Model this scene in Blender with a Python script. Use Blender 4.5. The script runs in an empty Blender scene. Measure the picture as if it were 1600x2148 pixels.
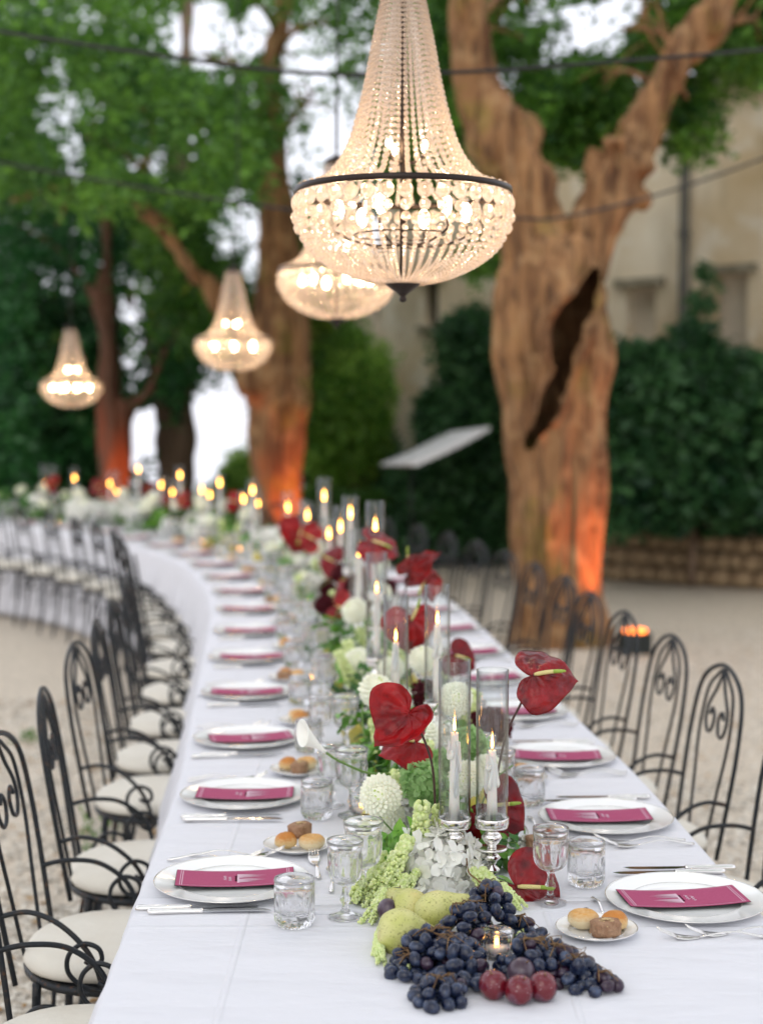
import bpy, math, random
import numpy as np
from mathutils import Vector, Matrix, Quaternion, noise
R = math.radians
PI = math.pi
rnd = random.Random(7)
scene = bpy.context.scene
COL = scene.collection

# ---------------------------------------------------------------- camera, sky, sun, exposure
CAM = Vector((0, 0, 1.72)); FPX = 3200.0; PITCH = math.atan(214/3200)
cd = bpy.data.cameras.new('camera'); cam = bpy.data.objects.new('camera', cd); COL.objects.link(cam)
cam.location = CAM; cam.rotation_euler = (PI/2-PITCH, 0, 0)
cd.sensor_fit = 'VERTICAL'; cd.sensor_height = 36; cd.lens = FPX/2148*36
cd.clip_start = .05; cd.clip_end = 600
cd.dof.use_dof = True; cd.dof.focus_distance = 2.95; cd.dof.aperture_fstop = 2.2
scene.camera = cam
world = bpy.data.worlds.new("World"); scene.world = world; world.use_nodes = True
wn = world.node_tree; wn.nodes.clear()
sky = wn.nodes.new('ShaderNodeTexSky'); sky.sky_type = 'NISHITA'; sky.sun_disc = False
sky.sun_elevation = R(38); sky.sun_rotation = R(200); sky.air_density = 1.0; sky.dust_density = 4; sky.ozone_density = 1
mixw = wn.nodes.new('ShaderNodeMix'); mixw.data_type = 'RGBA'
mixw.inputs[0].default_value = .85
mixw.inputs[7].default_value = (9.4, 9.5, 10.3, 1)       # even overcast layer
bgn = wn.nodes.new('ShaderNodeBackground'); bgn.inputs['Strength'].default_value = .13
wo = wn.nodes.new('ShaderNodeOutputWorld')
wn.links.new(sky.outputs[0], mixw.inputs[6]); wn.links.new(mixw.outputs[2], bgn.inputs['Color']); wn.links.new(bgn.outputs[0], wo.inputs['Surface'])
sd = bpy.data.lights.new('sun', 'SUN'); sd.energy = .5; sd.angle = R(35); sd.color = (1, .95, .88)
sun = bpy.data.objects.new('sun', sd); COL.objects.link(sun)
sun.rotation_euler = Vector((-.25, -.75, .8)).to_track_quat('Z', 'Y').to_euler()
vs = scene.view_settings
scene.display_settings.display_device = 'sRGB'
vs.view_transform = 'Standard'; vs.look = 'None'; vs.gamma = 1; vs.use_curve_mapping = False
vs.exposure = .20
cy = scene.cycles
scene.render.engine = 'CYCLES'
cy.use_denoising = True
cy.max_bounces = 12; cy.transmission_bounces = 10; cy.transparent_max_bounces = 16; cy.glossy_bounces = 5; cy.diffuse_bounces = 4
cy.sample_clamp_indirect = 6; cy.blur_glossy = .6
cy.use_adaptive_sampling = True; cy.adaptive_threshold = .015

# ---------------------------------------------------------------- helpers
fw = Vector((0, math.cos(PITCH), -math.sin(PITCH))); up_ = Vector((0, math.sin(PITCH), math.cos(PITCH)))
def ray(px, py):
    return fw + Vector((1, 0, 0))*((px-800)/FPX) - up_*((py-1074)/FPX)
def P(px, py, Y):            # a point of the place at distance Y
    d = ray(px, py); return CAM + d*(Y/d.y)
def T(px, py, z=.76):        # a point of the place at height z
    d = ray(px, py); return CAM + d*((z-CAM.z)/d.z)
def scl(Y): return FPX/Y
ORD = ['zeroth','first','second','third','fourth','fifth','sixth','seventh','eighth','ninth','tenth','eleventh','twelfth','thirteenth','fourteenth','fifteenth','sixteenth','seventeenth','eighteenth','nineteenth','twentieth','twenty-first','twenty-second','twenty-third','twenty-fourth','twenty-fifth','twenty-sixth','twenty-seventh','twenty-eighth','twenty-ninth','thirtieth','thirty-first','thirty-second','thirty-third','thirty-fourth','thirty-fifth','thirty-sixth','thirty-seventh','thirty-eighth','thirty-ninth','fortieth']

def tag(o, label=None, cat=None, group=None, kind=None):
    if label: o['label'] = label
    if cat: o['category'] = cat
    if group: o['group'] = group
    if kind: o['kind'] = kind
    return o
def empty(name, loc=(0,0,0), rz=0, label=None, cat=None, group=None):
    o = bpy.data.objects.new(name, None); COL.objects.link(o); o.empty_display_size = .05
    o.location = loc; o.rotation_euler = (0, 0, rz)
    return tag(o, label, cat, group)
KIDS = {}
def link(o, parent=None):
    COL.objects.link(o)
    if parent is not None:
        o.parent = parent; KIDS.setdefault(parent.name, []).append(o)
    return o
def inst(o, name, parent=None, mat=None):          # another object over the same mesh
    c = bpy.data.objects.new(name, o.data); link(c, parent)
    if mat is not None: c.matrix_basis = mat
    return c
def copy_tree(o, parent=None):
    c = o.copy(); link(c, parent)
    for ch in list(KIDS.get(o.name, [])): copy_tree(ch, c)
    return c
USED = set()
def place(proto, loc, rot=None, scale=1, label=None, group=None):
    if proto.name in USED: c = copy_tree(proto)
    else: USED.add(proto.name); c = proto
    c.location = loc
    if rot is not None:
        c.rotation_mode = 'QUATERNION' if isinstance(rot, Quaternion) else 'XYZ'
        if isinstance(rot, Quaternion): c.rotation_quaternion = rot
        else: c.rotation_euler = rot
    c.scale = (scale,)*3 if not hasattr(scale, '__len__') else scale
    if label: c['label'] = label
    if group: c['group'] = group
    return c

class MB:
    def __init__(s): s.v = []; s.f = []; s.m = []
    def add(s, vs_, fs, mi=0):
        b = len(s.v); s.v.extend([tuple(v) for v in vs_]); s.f.extend([tuple(i+b for i in f) for f in fs]); s.m.extend([mi]*len(fs)); return s
    def tube(s, pts, r, n=8, closed=False, mi=0, flat=1.0):
        pts = [Vector(p) for p in pts]; N = len(pts)
        rr = list(r) if hasattr(r, '__len__') else [r]*N
        vs_ = []; prev = None
        for i, p in enumerate(pts):
            if closed: t = pts[(i+1)%N]-pts[i-1]
            else: t = pts[min(i+1,N-1)]-pts[max(i-1,0)]
            if t.length < 1e-9: t = Vector((0,0,1))
            t.normalize()
            if prev is None:
                a = Vector((0,0,1)) if abs(t.z) < .9 else Vector((1,0,0))
                u = t.cross(a).normalized()
            else: u = (prev - t*prev.dot(t)).normalized()
            prev = u; w = t.cross(u)
            for k in range(n):
                an = 2*PI*k/n; vs_.append(p + u*(math.cos(an)*rr[i]) + w*(math.sin(an)*rr[i]*flat))
        fs = []
        for i in range(N if closed else N-1):
            j = (i+1) % N
            for k in range(n):
                k2 = (k+1)%n; fs.append((i*n+k, i*n+k2, j*n+k2, j*n+k))
        if not closed:
            fs.append(tuple(range(n-1,-1,-1))); fs.append(tuple((N-1)*n+k for k in range(n)))
        return s.add(vs_, fs, mi)
    def lathe(s, prof, n=24, c=(0,0,0), mod=None, mi=0, closed=False):
        c = Vector(c); vs_ = []
        for (r, z) in prof:
            for k in range(n):
                a = 2*PI*k/n; q = r*(mod(a, z, r) if mod else 1)
                vs_.append(c + Vector((q*math.cos(a), q*math.sin(a), z)))
        fs = []; N = len(prof)
        for i in range(N if closed else N-1):
            j = (i+1) % N
            for k in range(n):
                k2 = (k+1)%n; fs.append((i*n+k, i*n+k2, j*n+k2, j*n+k))
        if not closed:
            if prof[0][0] > 1e-6: fs.append(tuple(range(n-1,-1,-1)))
            if prof[-1][0] > 1e-6: fs.append(tuple((N-1)*n+k for k in range(n)))
        return s.add(vs_, fs, mi)
    def ell(s, c, rad, n=12, m=8, rot=None, mi=0, fn=None):
        c = Vector(c); rad = (rad,)*3 if not hasattr(rad,'__len__') else rad
        vs_ = [Vector((0,0,-1))]
        for i in range(1, m):
            ph = PI*i/m
            for k in range(n):
                a = 2*PI*k/n; vs_.append(Vector((math.sin(ph)*math.cos(a), math.sin(ph)*math.sin(a), -math.cos(ph))))
        vs_.append(Vector((0,0,1)))
        if fn: vs_ = [v*fn(v) for v in vs_]
        vs_ = [Vector((v.x*rad[0], v.y*rad[1], v.z*rad[2])) for v in vs_]
        if rot is not None: vs_ = [rot @ v for v in vs_]
        vs_ = [c+v for v in vs_]
        fs = [(0, 1+(k+1)%n, 1+k) for k in range(n)]
        for i in range(m-2):
            for k in range(n):
                k2=(k+1)%n; a=1+i*n; fs.append((a+k, a+k2, a+n+k2, a+n+k))
        a = 1+(m-2)*n; fs += [(a+k, a+(k+1)%n, len(vs_)-1) for k in range(n)]
        return s.add(vs_, fs, mi)
    def box(s, c, size, rot=None, mi=0, bev=0):
        c = Vector(c); x,y,z = [q/2 for q in size]
        vs_ = [Vector((a*x,b*y,d*z)) for d in (-1,1) for b in (-1,1) for a in (-1,1)]
        if rot is not None: vs_ = [rot @ v for v in vs_]
        return s.add([c+v for v in vs_], [(0,2,3,1),(4,5,7,6),(0,1,5,4),(2,6,7,3),(0,4,6,2),(1,3,7,5)], mi)
    def grid(s, fn, nu, nv, mi=0, closed_u=False):
        vs_ = [fn(i/nu, j/nv) for i in range(nu+1) for j in range(nv+1)]
        fs = [(i*(nv+1)+j, (i+1)*(nv+1)+j, (i+1)*(nv+1)+j+1, i*(nv+1)+j+1) for i in range(nu) for j in range(nv)]
        return s.add(vs_, fs, mi)
    def build(s, name, mats, parent=None, smooth=True):
        me = bpy.data.meshes.new(name); me.from_pydata(s.v, [], s.f)
        mats = mats if isinstance(mats, (list, tuple)) else [mats]
        for m in mats: me.materials.append(m)
        if len(mats) > 1: me.polygons.foreach_set('material_index', s.m)
        if smooth: me.polygons.foreach_set('use_smooth', [True]*len(s.f))
        me.update()
        return link(bpy.data.objects.new(name, me), parent)

def spline(pts, n=8, closed=False):
    pts = [Vector(p) for p in pts]; N = len(pts); out = []
    seg = N if closed else N-1
    for i in range(seg):
        if closed: a,b,c,d = pts[(i-1)%N],pts[i],pts[(i+1)%N],pts[(i+2)%N]
        else: a,b,c,d = pts[max(i-1,0)],pts[i],pts[i+1],pts[min(i+2,N-1)]
        for k in range(n):
            t = k/n; out.append(.5*((2*b)+(c-a)*t+(2*a-5*b+4*c-d)*t*t+(3*b-a-3*c+d)*t**3))
    if not closed: out.append(pts[-1])
    return out

# ---------------------------------------------------------------- materials
def mat(name, col, rough=.6, metal=0, var=0, vscale=20, bump=0, bscale=60, col2=None, coat=0, spec=.5, trans=0, sss=0, stretch=None, detail=4, ior=1.45, tint=None, lo=.35, hi=.65, bdist=.01):
    m = bpy.data.materials.new(name); m.use_nodes = True; nt = m.node_tree; N = nt.nodes; L = nt.links
    b = N['Principled BSDF']; b.inputs['Roughness'].default_value = rough; b.inputs['Metallic'].default_value = metal
    b.inputs['Base Color'].default_value = (*col, 1); b.inputs['Coat Weight'].default_value = coat
    b.inputs['Specular IOR Level'].default_value = spec; b.inputs['Transmission Weight'].default_value = trans; b.inputs['IOR'].default_value = ior
    if sss: b.inputs['Subsurface Weight'].default_value = sss; b.inputs['Subsurface Scale'].default_value = .02; b.inputs['Subsurface Radius'].default_value = (1,.6,.4)
    tc = N.new('ShaderNodeTexCoord'); src = tc.outputs['Object']
    if stretch:
        mp = N.new('ShaderNodeMapping'); mp.inputs['Scale'].default_value = stretch; L.new(src, mp.inputs[0]); src = mp.outputs[0]
    out = None
    if col2 is not None:
        nz = N.new('ShaderNodeTexNoise'); nz.inputs['Scale'].default_value = vscale; nz.inputs['Detail'].default_value = detail; L.new(src, nz.inputs['Vector'])
        mr = N.new('ShaderNodeMapRange'); mr.inputs[1].default_value = lo; mr.inputs[2].default_value = hi; L.new(nz.outputs[0], mr.inputs[0])
        mx = N.new('ShaderNodeMix'); mx.data_type = 'RGBA'; mx.inputs[6].default_value = (*col,1); mx.inputs[7].default_value = (*col2,1)
        L.new(mr.outputs[0], mx.inputs[0]); out = mx.outputs[2]
    if tint:
        at_ = N.new('ShaderNodeAttribute'); at_.attribute_name = 'tint'
        mx = N.new('ShaderNodeMix'); mx.data_type = 'RGBA'; mx.blend_type = 'MIX'; mx.inputs[7].default_value = (*tint,1)
        if out: L.new(out, mx.inputs[6])
        else: mx.inputs[6].default_value = (*col,1)
        L.new(at_.outputs['Fac'], mx.inputs[0]); out = mx.outputs[2]
    if out: L.new(out, b.inputs['Base Color'])
    if bump:
        nb = N.new('ShaderNodeTexNoise'); nb.inputs['Scale'].default_value = bscale; nb.inputs['Detail'].default_value = 5; L.new(src, nb.inputs['Vector'])
        bp = N.new('ShaderNodeBump'); bp.inputs['Strength'].default_value = bump; bp.inputs['Distance'].default_value = bdist
        L.new(nb.outputs[0], bp.inputs['Height']); L.new(bp.outputs[0], b.inputs['Normal'])
    return m
def leafmat(name, col, tint, trl=.45, rough=.45):
    m = bpy.data.materials.new(name); m.use_nodes = True; nt = m.node_tree; N = nt.nodes; L = nt.links
    b = N['Principled BSDF']; b.inputs['Roughness'].default_value = rough; b.inputs['Specular IOR Level'].default_value = .4
    at_ = N.new('ShaderNodeAttribute'); at_.attribute_name = 'tint'
    mx = N.new('ShaderNodeMix'); mx.data_type = 'RGBA'; mx.inputs[6].default_value = (*col,1); mx.inputs[7].default_value = (*tint,1); L.new(at_.outputs['Fac'], mx.inputs[0])
    L.new(mx.outputs[2], b.inputs['Base Color'])
    tr = N.new('ShaderNodeBsdfTranslucent'); hs = N.new('ShaderNodeHueSaturation'); hs.inputs['Value'].default_value = 1.6; hs.inputs['Hue'].default_value = .485
    L.new(mx.outputs[2], hs.inputs['Color']); L.new(hs.outputs[0], tr.inputs[0])
    ms = N.new('ShaderNodeMixShader'); ms.inputs[0].default_value = trl
    L.new(b.outputs[0], ms.inputs[1]); L.new(tr.outputs[0], ms.inputs[2]); L.new(ms.outputs[0], N['Material Output'].inputs['Surface'])
    return m
def emis(name, col, st):
    m = bpy.data.materials.new(name); m.use_nodes = True; nt = m.node_tree; nt.nodes.clear()
    e = nt.nodes.new('ShaderNodeEmission'); e.inputs[0].default_value = (*col,1); e.inputs[1].default_value = st
    o = nt.nodes.new('ShaderNodeOutputMaterial'); nt.links.new(e.outputs[0], o.inputs[0]); return m
def glassmat(name, col=(1,1,1), ior=1.45, rough=0, clear=.12, milky=0, mcol=(1,1,1)):
    m = bpy.data.materials.new(name); m.use_nodes = True; nt = m.node_tree; nt.nodes.clear(); N = nt.nodes
    g = N.new('ShaderNodeBsdfGlass'); g.inputs['Color'].default_value = (*col,1); g.inputs['IOR'].default_value = ior; g.inputs['Roughness'].default_value = rough
    t = N.new('ShaderNodeBsdfTransparent'); mx = N.new('ShaderNodeMixShader'); mx.inputs[0].default_value = clear
    o = N.new('ShaderNodeOutputMaterial'); nt.links.new(g.outputs[0], mx.inputs[1]); nt.links.new(t.outputs[0], mx.inputs[2]); last = mx.outputs[0]
    if milky:
        d = N.new('ShaderNodeBsdfTranslucent'); d.inputs[0].default_value = (*mcol,1); d2 = N.new('ShaderNodeBsdfDiffuse'); d2.inputs[0].default_value = (*mcol,1)
        ma = N.new('ShaderNodeMixShader'); nt.links.new(d.outputs[0], ma.inputs[1]); nt.links.new(d2.outputs[0], ma.inputs[2])
        mb = N.new('ShaderNodeMixShader'); mb.inputs[0].default_value = milky; nt.links.new(last, mb.inputs[1]); nt.links.new(ma.outputs[0], mb.inputs[2]); last = mb.outputs[0]
    nt.links.new(last, o.inputs[0]); return m
def petalmat(name, col):
    m = mat(name, col, .6); nt = m.node_tree; N = nt.nodes; t = N.new('ShaderNodeBsdfTranslucent'); t.inputs[0].default_value = (*col,1)
    mx = N.new('ShaderNodeMixShader'); mx.inputs[0].default_value = .5; nt.links.new(N['Principled BSDF'].outputs[0], mx.inputs[1]); nt.links.new(t.outputs[0], mx.inputs[2])
    nt.links.new(mx.outputs[0], N['Material Output'].inputs[0]); return m
def specks(m, col, scale, lo, hi, amt, vec='Object', stretch=None):
    nt = m.node_tree; N = nt.nodes; b = N['Principled BSDF']; lk = b.inputs['Base Color'].links
    tc = [n for n in N if n.type == 'TEX_COORD'][0]; nz = N.new('ShaderNodeTexNoise'); nz.inputs['Scale'].default_value = scale; nz.inputs['Detail'].default_value = 3
    src = tc.outputs[vec]
    if stretch: mp = N.new('ShaderNodeMapping'); mp.inputs['Scale'].default_value = stretch; nt.links.new(src, mp.inputs[0]); src = mp.outputs[0]
    nt.links.new(src, nz.inputs['Vector'])
    mr = N.new('ShaderNodeMapRange'); mr.inputs[1].default_value = lo; mr.inputs[2].default_value = hi; mr.inputs[4].default_value = amt; nt.links.new(nz.outputs[0], mr.inputs[0])
    mx = N.new('ShaderNodeMix'); mx.data_type = 'RGBA'; mx.inputs[7].default_value = (*col,1)
    if lk: nt.links.new(lk[0].from_socket, mx.inputs[6])
    else: mx.inputs[6].default_value = b.inputs['Base Color'].default_value
    nt.links.new(mr.outputs[0], mx.inputs[0]); nt.links.new(mx.outputs[2], b.inputs['Base Color'])
def thinglass(name):
    m = bpy.data.materials.new(name); m.use_nodes = True; nt = m.node_tree; nt.nodes.clear(); N = nt.nodes
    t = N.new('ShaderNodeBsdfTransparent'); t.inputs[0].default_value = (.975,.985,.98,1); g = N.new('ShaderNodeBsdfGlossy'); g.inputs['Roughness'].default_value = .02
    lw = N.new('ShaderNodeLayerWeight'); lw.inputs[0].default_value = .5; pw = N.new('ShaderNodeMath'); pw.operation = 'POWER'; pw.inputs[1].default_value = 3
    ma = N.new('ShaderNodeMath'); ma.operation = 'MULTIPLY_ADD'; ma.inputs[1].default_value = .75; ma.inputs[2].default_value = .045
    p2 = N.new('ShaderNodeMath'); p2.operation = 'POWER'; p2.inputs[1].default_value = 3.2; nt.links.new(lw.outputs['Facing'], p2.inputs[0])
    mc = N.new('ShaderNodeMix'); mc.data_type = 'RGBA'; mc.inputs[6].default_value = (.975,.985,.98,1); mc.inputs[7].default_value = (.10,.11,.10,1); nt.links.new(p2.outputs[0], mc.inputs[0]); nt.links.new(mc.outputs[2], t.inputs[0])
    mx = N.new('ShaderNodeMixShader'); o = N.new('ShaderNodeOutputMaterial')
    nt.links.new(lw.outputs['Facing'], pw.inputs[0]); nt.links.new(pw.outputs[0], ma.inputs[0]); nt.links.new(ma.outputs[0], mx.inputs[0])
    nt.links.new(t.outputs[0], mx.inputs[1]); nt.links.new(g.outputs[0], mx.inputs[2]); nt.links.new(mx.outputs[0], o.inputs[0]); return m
M = {}
M['cloth'] = mat('white_linen', (.70,.705,.745), .85, bump=.5, bscale=4.5, spec=.2, bdist=.03, stretch=(1,2.2,1))
def creases(m):      # ironed-in fold lines of the linen
    nt = m.node_tree; N = nt.nodes; b = N['Principled BSDF']; tc = [n for n in N if n.type == 'TEX_COORD'][0]; hs = []
    for d, sc_ in (('X', .55), ('Y', .21)):
        w = N.new('ShaderNodeTexWave'); w.bands_direction = d; w.inputs['Scale'].default_value = sc_; w.inputs['Distortion'].default_value = .12; w.inputs['Phase Offset'].default_value = 1.3
        r_ = N.new('ShaderNodeMapRange'); r_.inputs[1].default_value = .9985 if d == 'X' else .9996; r_.inputs[2].default_value = 1; nt.links.new(tc.outputs['Object'], w.inputs['Vector']); nt.links.new(w.outputs['Fac'], r_.inputs[0]); hs.append(r_.outputs[0])
    ad = N.new('ShaderNodeMath'); nt.links.new(hs[0], ad.inputs[0]); nt.links.new(hs[1], ad.inputs[1])
    bp = N.new('ShaderNodeBump'); bp.inputs['Strength'].default_value = .5; bp.inputs['Distance'].default_value = .004
    nt.links.new(ad.outputs[0], bp.inputs['Height']); nt.links.new(b.inputs['Normal'].links[0].from_socket, bp.inputs['Normal']); nt.links.new(bp.outputs[0], b.inputs['Normal'])
creases(M['cloth'])
M['china'] = mat('white_china', (.86,.87,.86), .12, coat=.3)
M['silver'] = mat('polished_silver', (.82,.80,.77), .14, metal=1, bump=.02, bscale=40)
M['steel'] = mat('knife_steel', (.62,.63,.64), .10, metal=1)
M['burg'] = mat('burgundy_card', (.36,.045,.13), .65, var=1, col2=(.39,.055,.15), vscale=200)
M['black'] = mat('black_card', (.012,.018,.016), .6)
M['print'] = mat('silver_print', (.68,.48,.58), .5)
M['glass'] = glassmat('clear_glass', ior=1.47, clear=.10)
M['tubeglass'] = thinglass('chimney_glass')
M['bead'] = glassmat('crystal_bead', (1,.96,.92), ior=1.6, clear=.10, milky=.27, mcol=(1,.86,.72))
M['bulb'] = emis('lit_bulb', (1,.70,.40), 125)
M['flame'] = emis('candle_flame', (1,.42,.07), 38)
M['addedbulb'] = emis('added_cone_bulb', (1,.70,.40), 110)
M['flamecore'] = emis('flame_core', (1,.75,.35), 60)
M['iron'] = mat('wrought_iron', (.016,.020,.024), .38, metal=.35, col2=(.05,.035,.025), vscale=35, bump=.3, bscale=120, lo=.55, hi=.8)
M['bronze'] = mat('dark_bronze', (.035,.025,.022), .35, metal=.6)
M['cushion'] = mat('cream_cushion', (.72,.69,.61), .9, bump=.3, bscale=25, col2=(.66,.62,.53), vscale=6)
M['wax'] = mat('candle_wax', (.86,.80,.76), .45, sss=.5, bump=.15, bscale=60)
M['wick'] = mat('burnt_wick', (.02,.015,.01), .8)
M['grape'] = mat('grape_skin', (.005,.009,.030), .26, col2=(.085,.12,.21), vscale=60, coat=.15, detail=6, lo=.45, hi=.9)
M['grape2'] = mat('grape_skin_purple', (.022,.006,.020), .28, col2=(.07,.05,.09), vscale=55, coat=.25, lo=.45, hi=.85)
M['plum'] = mat('plum_skin', (.13,.004,.012), .22, col2=(.17,.09,.14), vscale=22, coat=.35, detail=7, lo=.5, hi=.66)
M['plumdk'] = mat('dark_plum_skin', (.030,.006,.018), .3, col2=(.12,.09,.12), vscale=30, coat=.3)
M['pear'] = mat('pear_skin', (.50,.52,.15), .42, col2=(.62,.60,.26), vscale=22, detail=8, bump=.3, bscale=160, coat=.1)
M['pearY'] = mat('ripe_pear_skin', (.66,.52,.08), .42, col2=(.60,.56,.15), vscale=12)
M['twig'] = mat('brown_twig', (.12,.06,.025), .7, col2=(.22,.13,.05), vscale=80)
M['gstem'] = mat('green_stem', (.13,.24,.05), .5)
M['pstem'] = mat('purple_stem', (.07,.035,.03), .45)
M['anth'] = mat('anthurium_red', (.28,.001,.004), .22, spec=.35, coat=.22, col2=(.11,.001,.004), vscale=22, bump=.5, bscale=60)
M['anthD'] = mat('anthurium_dark_red', (.10,.001,.004), .26, spec=.3, coat=.12, col2=(.20,.001,.005), vscale=25, bump=.2, bscale=70)
M['anthB'] = mat('anthurium_bright_red', (.34,.001,.003), .30, spec=.3, coat=.08, col2=(.15,.001,.003), vscale=20, bump=.2, bscale=70)
M['spadix'] = mat('spadix_cream', (.72,.62,.26), .5, bump=.4, bscale=400)
M['spadixg'] = mat('spadix_green', (.30,.42,.06), .5)
M['white'] = mat('white_petal', (.90,.90,.84), .55, sss=.1)
M['dahl'] = mat('dahlia_petal', (.85,.86,.70), .6, sss=.15)
M['dahlc'] = mat('dahlia_centre', (.55,.66,.22), .6)
M['ghyd'] = petalmat('green_petal', (.42,.64,.28))
M['burgfl'] = petalmat('burgundy_petal', (.10,.006,.014))
M['amar'] = mat('amaranth_green', (.62,.74,.26), .8, col2=(.80,.86,.44), vscale=60, sss=.25)
M['fleaf'] = mat('flower_leaf', (.10,.28,.025), .4, spec=.3, col2=(.20,.42,.05), vscale=14, bump=.3, bscale=40, coat=.15)
M['fleafD'] = mat('dark_leaf', (.03,.13,.015), .4, spec=.3, col2=(.07,.18,.03), vscale=14, coat=.15)
specks(M['pear'], (.22,.22,.05), 260, .60, .66, .75); specks(M['pear'], (.60,.42,.14), 9, .58, .75, .6)
specks(M['pearY'], (.30,.22,.04), 260, .60, .66, .7)
specks(M['plum'], (.02,.003,.010), 16, .50, .66, .9); specks(M['plum'], (.50,.36,.40), 300, .66, .70, .6)
specks(M['cushion'], (.56,.52,.43), 3, .5, .8, .6)
specks(M['iron'], (.10,.045,.02), 60, .62, .70, .8)
specks(M['anth'], (.06,.0,.002), 40, .54, .70, .7); specks(M['anthB'], (.10,.0,.002), 40, .56, .72, .6)
# ---------------------------------------------------------------- the path of the long curved table
CTRL = [(.22,.4),(.185,1.3),(.155,2.1),(.117,3.0),(.076,3.9),(.018,4.6),(-.05,5.4),(-.15,6.6),(-.24,7.5),(-.42,8.6),(-.78,10.0),(-1.35,11.3),(-2.1,12.5),(-3.1,13.45),(-4.4,14.2),(-6.0,14.8),(-7.8,15.2)]
_pl = spline([(x, y, 0) for x, y in CTRL], 24)
_S = [0.0]
for _a, _b in zip(_pl, _pl[1:]): _S.append(_S[-1]+(_b-_a).length)
def path(s):
    s = max(0, min(s, _S[-1]-1e-4)); i = int(np.searchsorted(_S, s, 'right'))-1
    t = (s-_S[i])/(_S[i+1]-_S[i]); p = _pl[i].lerp(_pl[i+1], t)
    a, b = _pl[max(i-3, 0)], _pl[min(i+4, len(_pl)-1)]; d = (b-a).normalized()
    return Vector((p.x, p.y, 0)), d, Vector((-d.y, d.x, 0))
def s_at_y(y):
    lo, hi = 0, _S[-1]
    for _ in range(40):
        m_ = (lo+hi)/2
        if path(m_)[0].y < y: lo = m_
        else: hi = m_
    return lo
HW = .59; TZ = .76; S_END = 18.2

# ---------------------------------------------------------------- ground
def big_mesh(name, V, F, mats, parent=None, tint=None, smooth=False, corners=4):
    me = bpy.data.meshes.new(name); nv, nf = len(V), len(F)
    me.vertices.add(nv); me.vertices.foreach_set('co', np.asarray(V, np.float32).ravel())
    me.loops.add(nf*corners); me.loops.foreach_set('vertex_index', np.asarray(F, np.int32).ravel())
    me.polygons.add(nf); me.polygons.foreach_set('loop_start', np.arange(nf, dtype=np.int32)*corners)
    for m in (mats if isinstance(mats, list) else [mats]): me.materials.append(m)
    me.update(calc_edges=True)
    if smooth: me.polygons.foreach_set('use_smooth', [True]*nf)
    if tint is not None:
        at = me.attributes.new('tint', 'FLOAT', 'FACE'); at.data.foreach_set('value', np.asarray(tint, np.float32))
    return link(bpy.data.objects.new(name, me), parent)

gm = mat('gravel_ground', (.77,.68,.55), .95, col2=(.53,.46,.36), vscale=45, bump=.9, bscale=60, detail=8, lo=.3, hi=.7)
_nt = gm.node_tree; _N = _nt.nodes
_vo = _N.new('ShaderNodeTexVoronoi'); _vo.inputs['Scale'].default_value = 48
_tc = [n for n in _N if n.type == 'TEX_COORD'][0]; _nt.links.new(_tc.outputs['Object'], _vo.inputs['Vector'])
_bw = _N.new('ShaderNodeSeparateColor'); _nt.links.new(_vo.outputs['Color'], _bw.inputs[0])
_mx = _N.new('ShaderNodeMix'); _mx.data_type = 'RGBA'; _mx.blend_type = 'MULTIPLY'; _mx.inputs[0].default_value = .35
_old = _N['Principled BSDF'].inputs['Base Color'].links[0].from_socket
_cr = _N.new('ShaderNodeMapRange'); _cr.inputs[3].default_value = .55; _cr.inputs[4].default_value = 1.35; _nt.links.new(_bw.outputs[0], _cr.inputs[0])
_nt.links.new(_old, _mx.inputs[6]); _nt.links.new(_cr.outputs[0], _mx.inputs[7]); _nt.links.new(_mx.outputs[2], _N['Principled BSDF'].inputs['Base Color'])
g = MB().add([(-90,-60,0),(90,-60,0),(90,27,0),(-90,27,0),(-90,34,-6),(90,34,-6)], [(0,1,2,3),(3,2,5,4)]).build('ground', gm); tag(g, kind='structure')

npr = np.random.RandomState(3)
def pebbles():
    areas = [(-2.4,-.62,3.0,5.2,15000), (-3.2,-1.0,5.2,9,9000), (.72,2.6,3.6,7,9000), (1.2,5.0,7,12,5000)]
    ico = np.array([(0,0,1),(.9,0,.1),(.28,.85,.1),(-.72,.53,.1),(-.72,-.53,.1),(.28,-.85,.1)])
    tri = [(0,1,2),(0,2,3),(0,3,4),(0,4,5),(0,5,1)]
    V=[];F=[];T_=[]
    b = 0
    for x0,x1,y0,y1,n in areas:
        for k in range(n):
            x, y = npr.uniform(x0,x1), npr.uniform(y0,y1); r = npr.uniform(.005,.016)
            a = npr.uniform(0,6.28); c_, s_ = math.cos(a), math.sin(a)
            q = ico*np.array([r*npr.uniform(.8,1.6), r, r*npr.uniform(.4,.8)]) + npr.normal(0, r*.12, (6,3))
            V.append(np.stack([q[:,0]*c_-q[:,1]*s_+x, q[:,0]*s_+q[:,1]*c_+y, q[:,2]+.001], 1))
            F += [(i+b, j+b, l+b) for i,j,l in tri]; T_ += [npr.beta(1.2,1.6)]*5; b += 6
    m = mat('pebble_stone', (.82,.77,.67), .9, tint=(.20,.165,.12))
    o = big_mesh('gravel', np.concatenate(V), F, m, tint=T_, corners=3); tag(o, 'loose beige and grey gravel around the chairs', 'gravel', kind='stuff')
pebbles()
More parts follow.
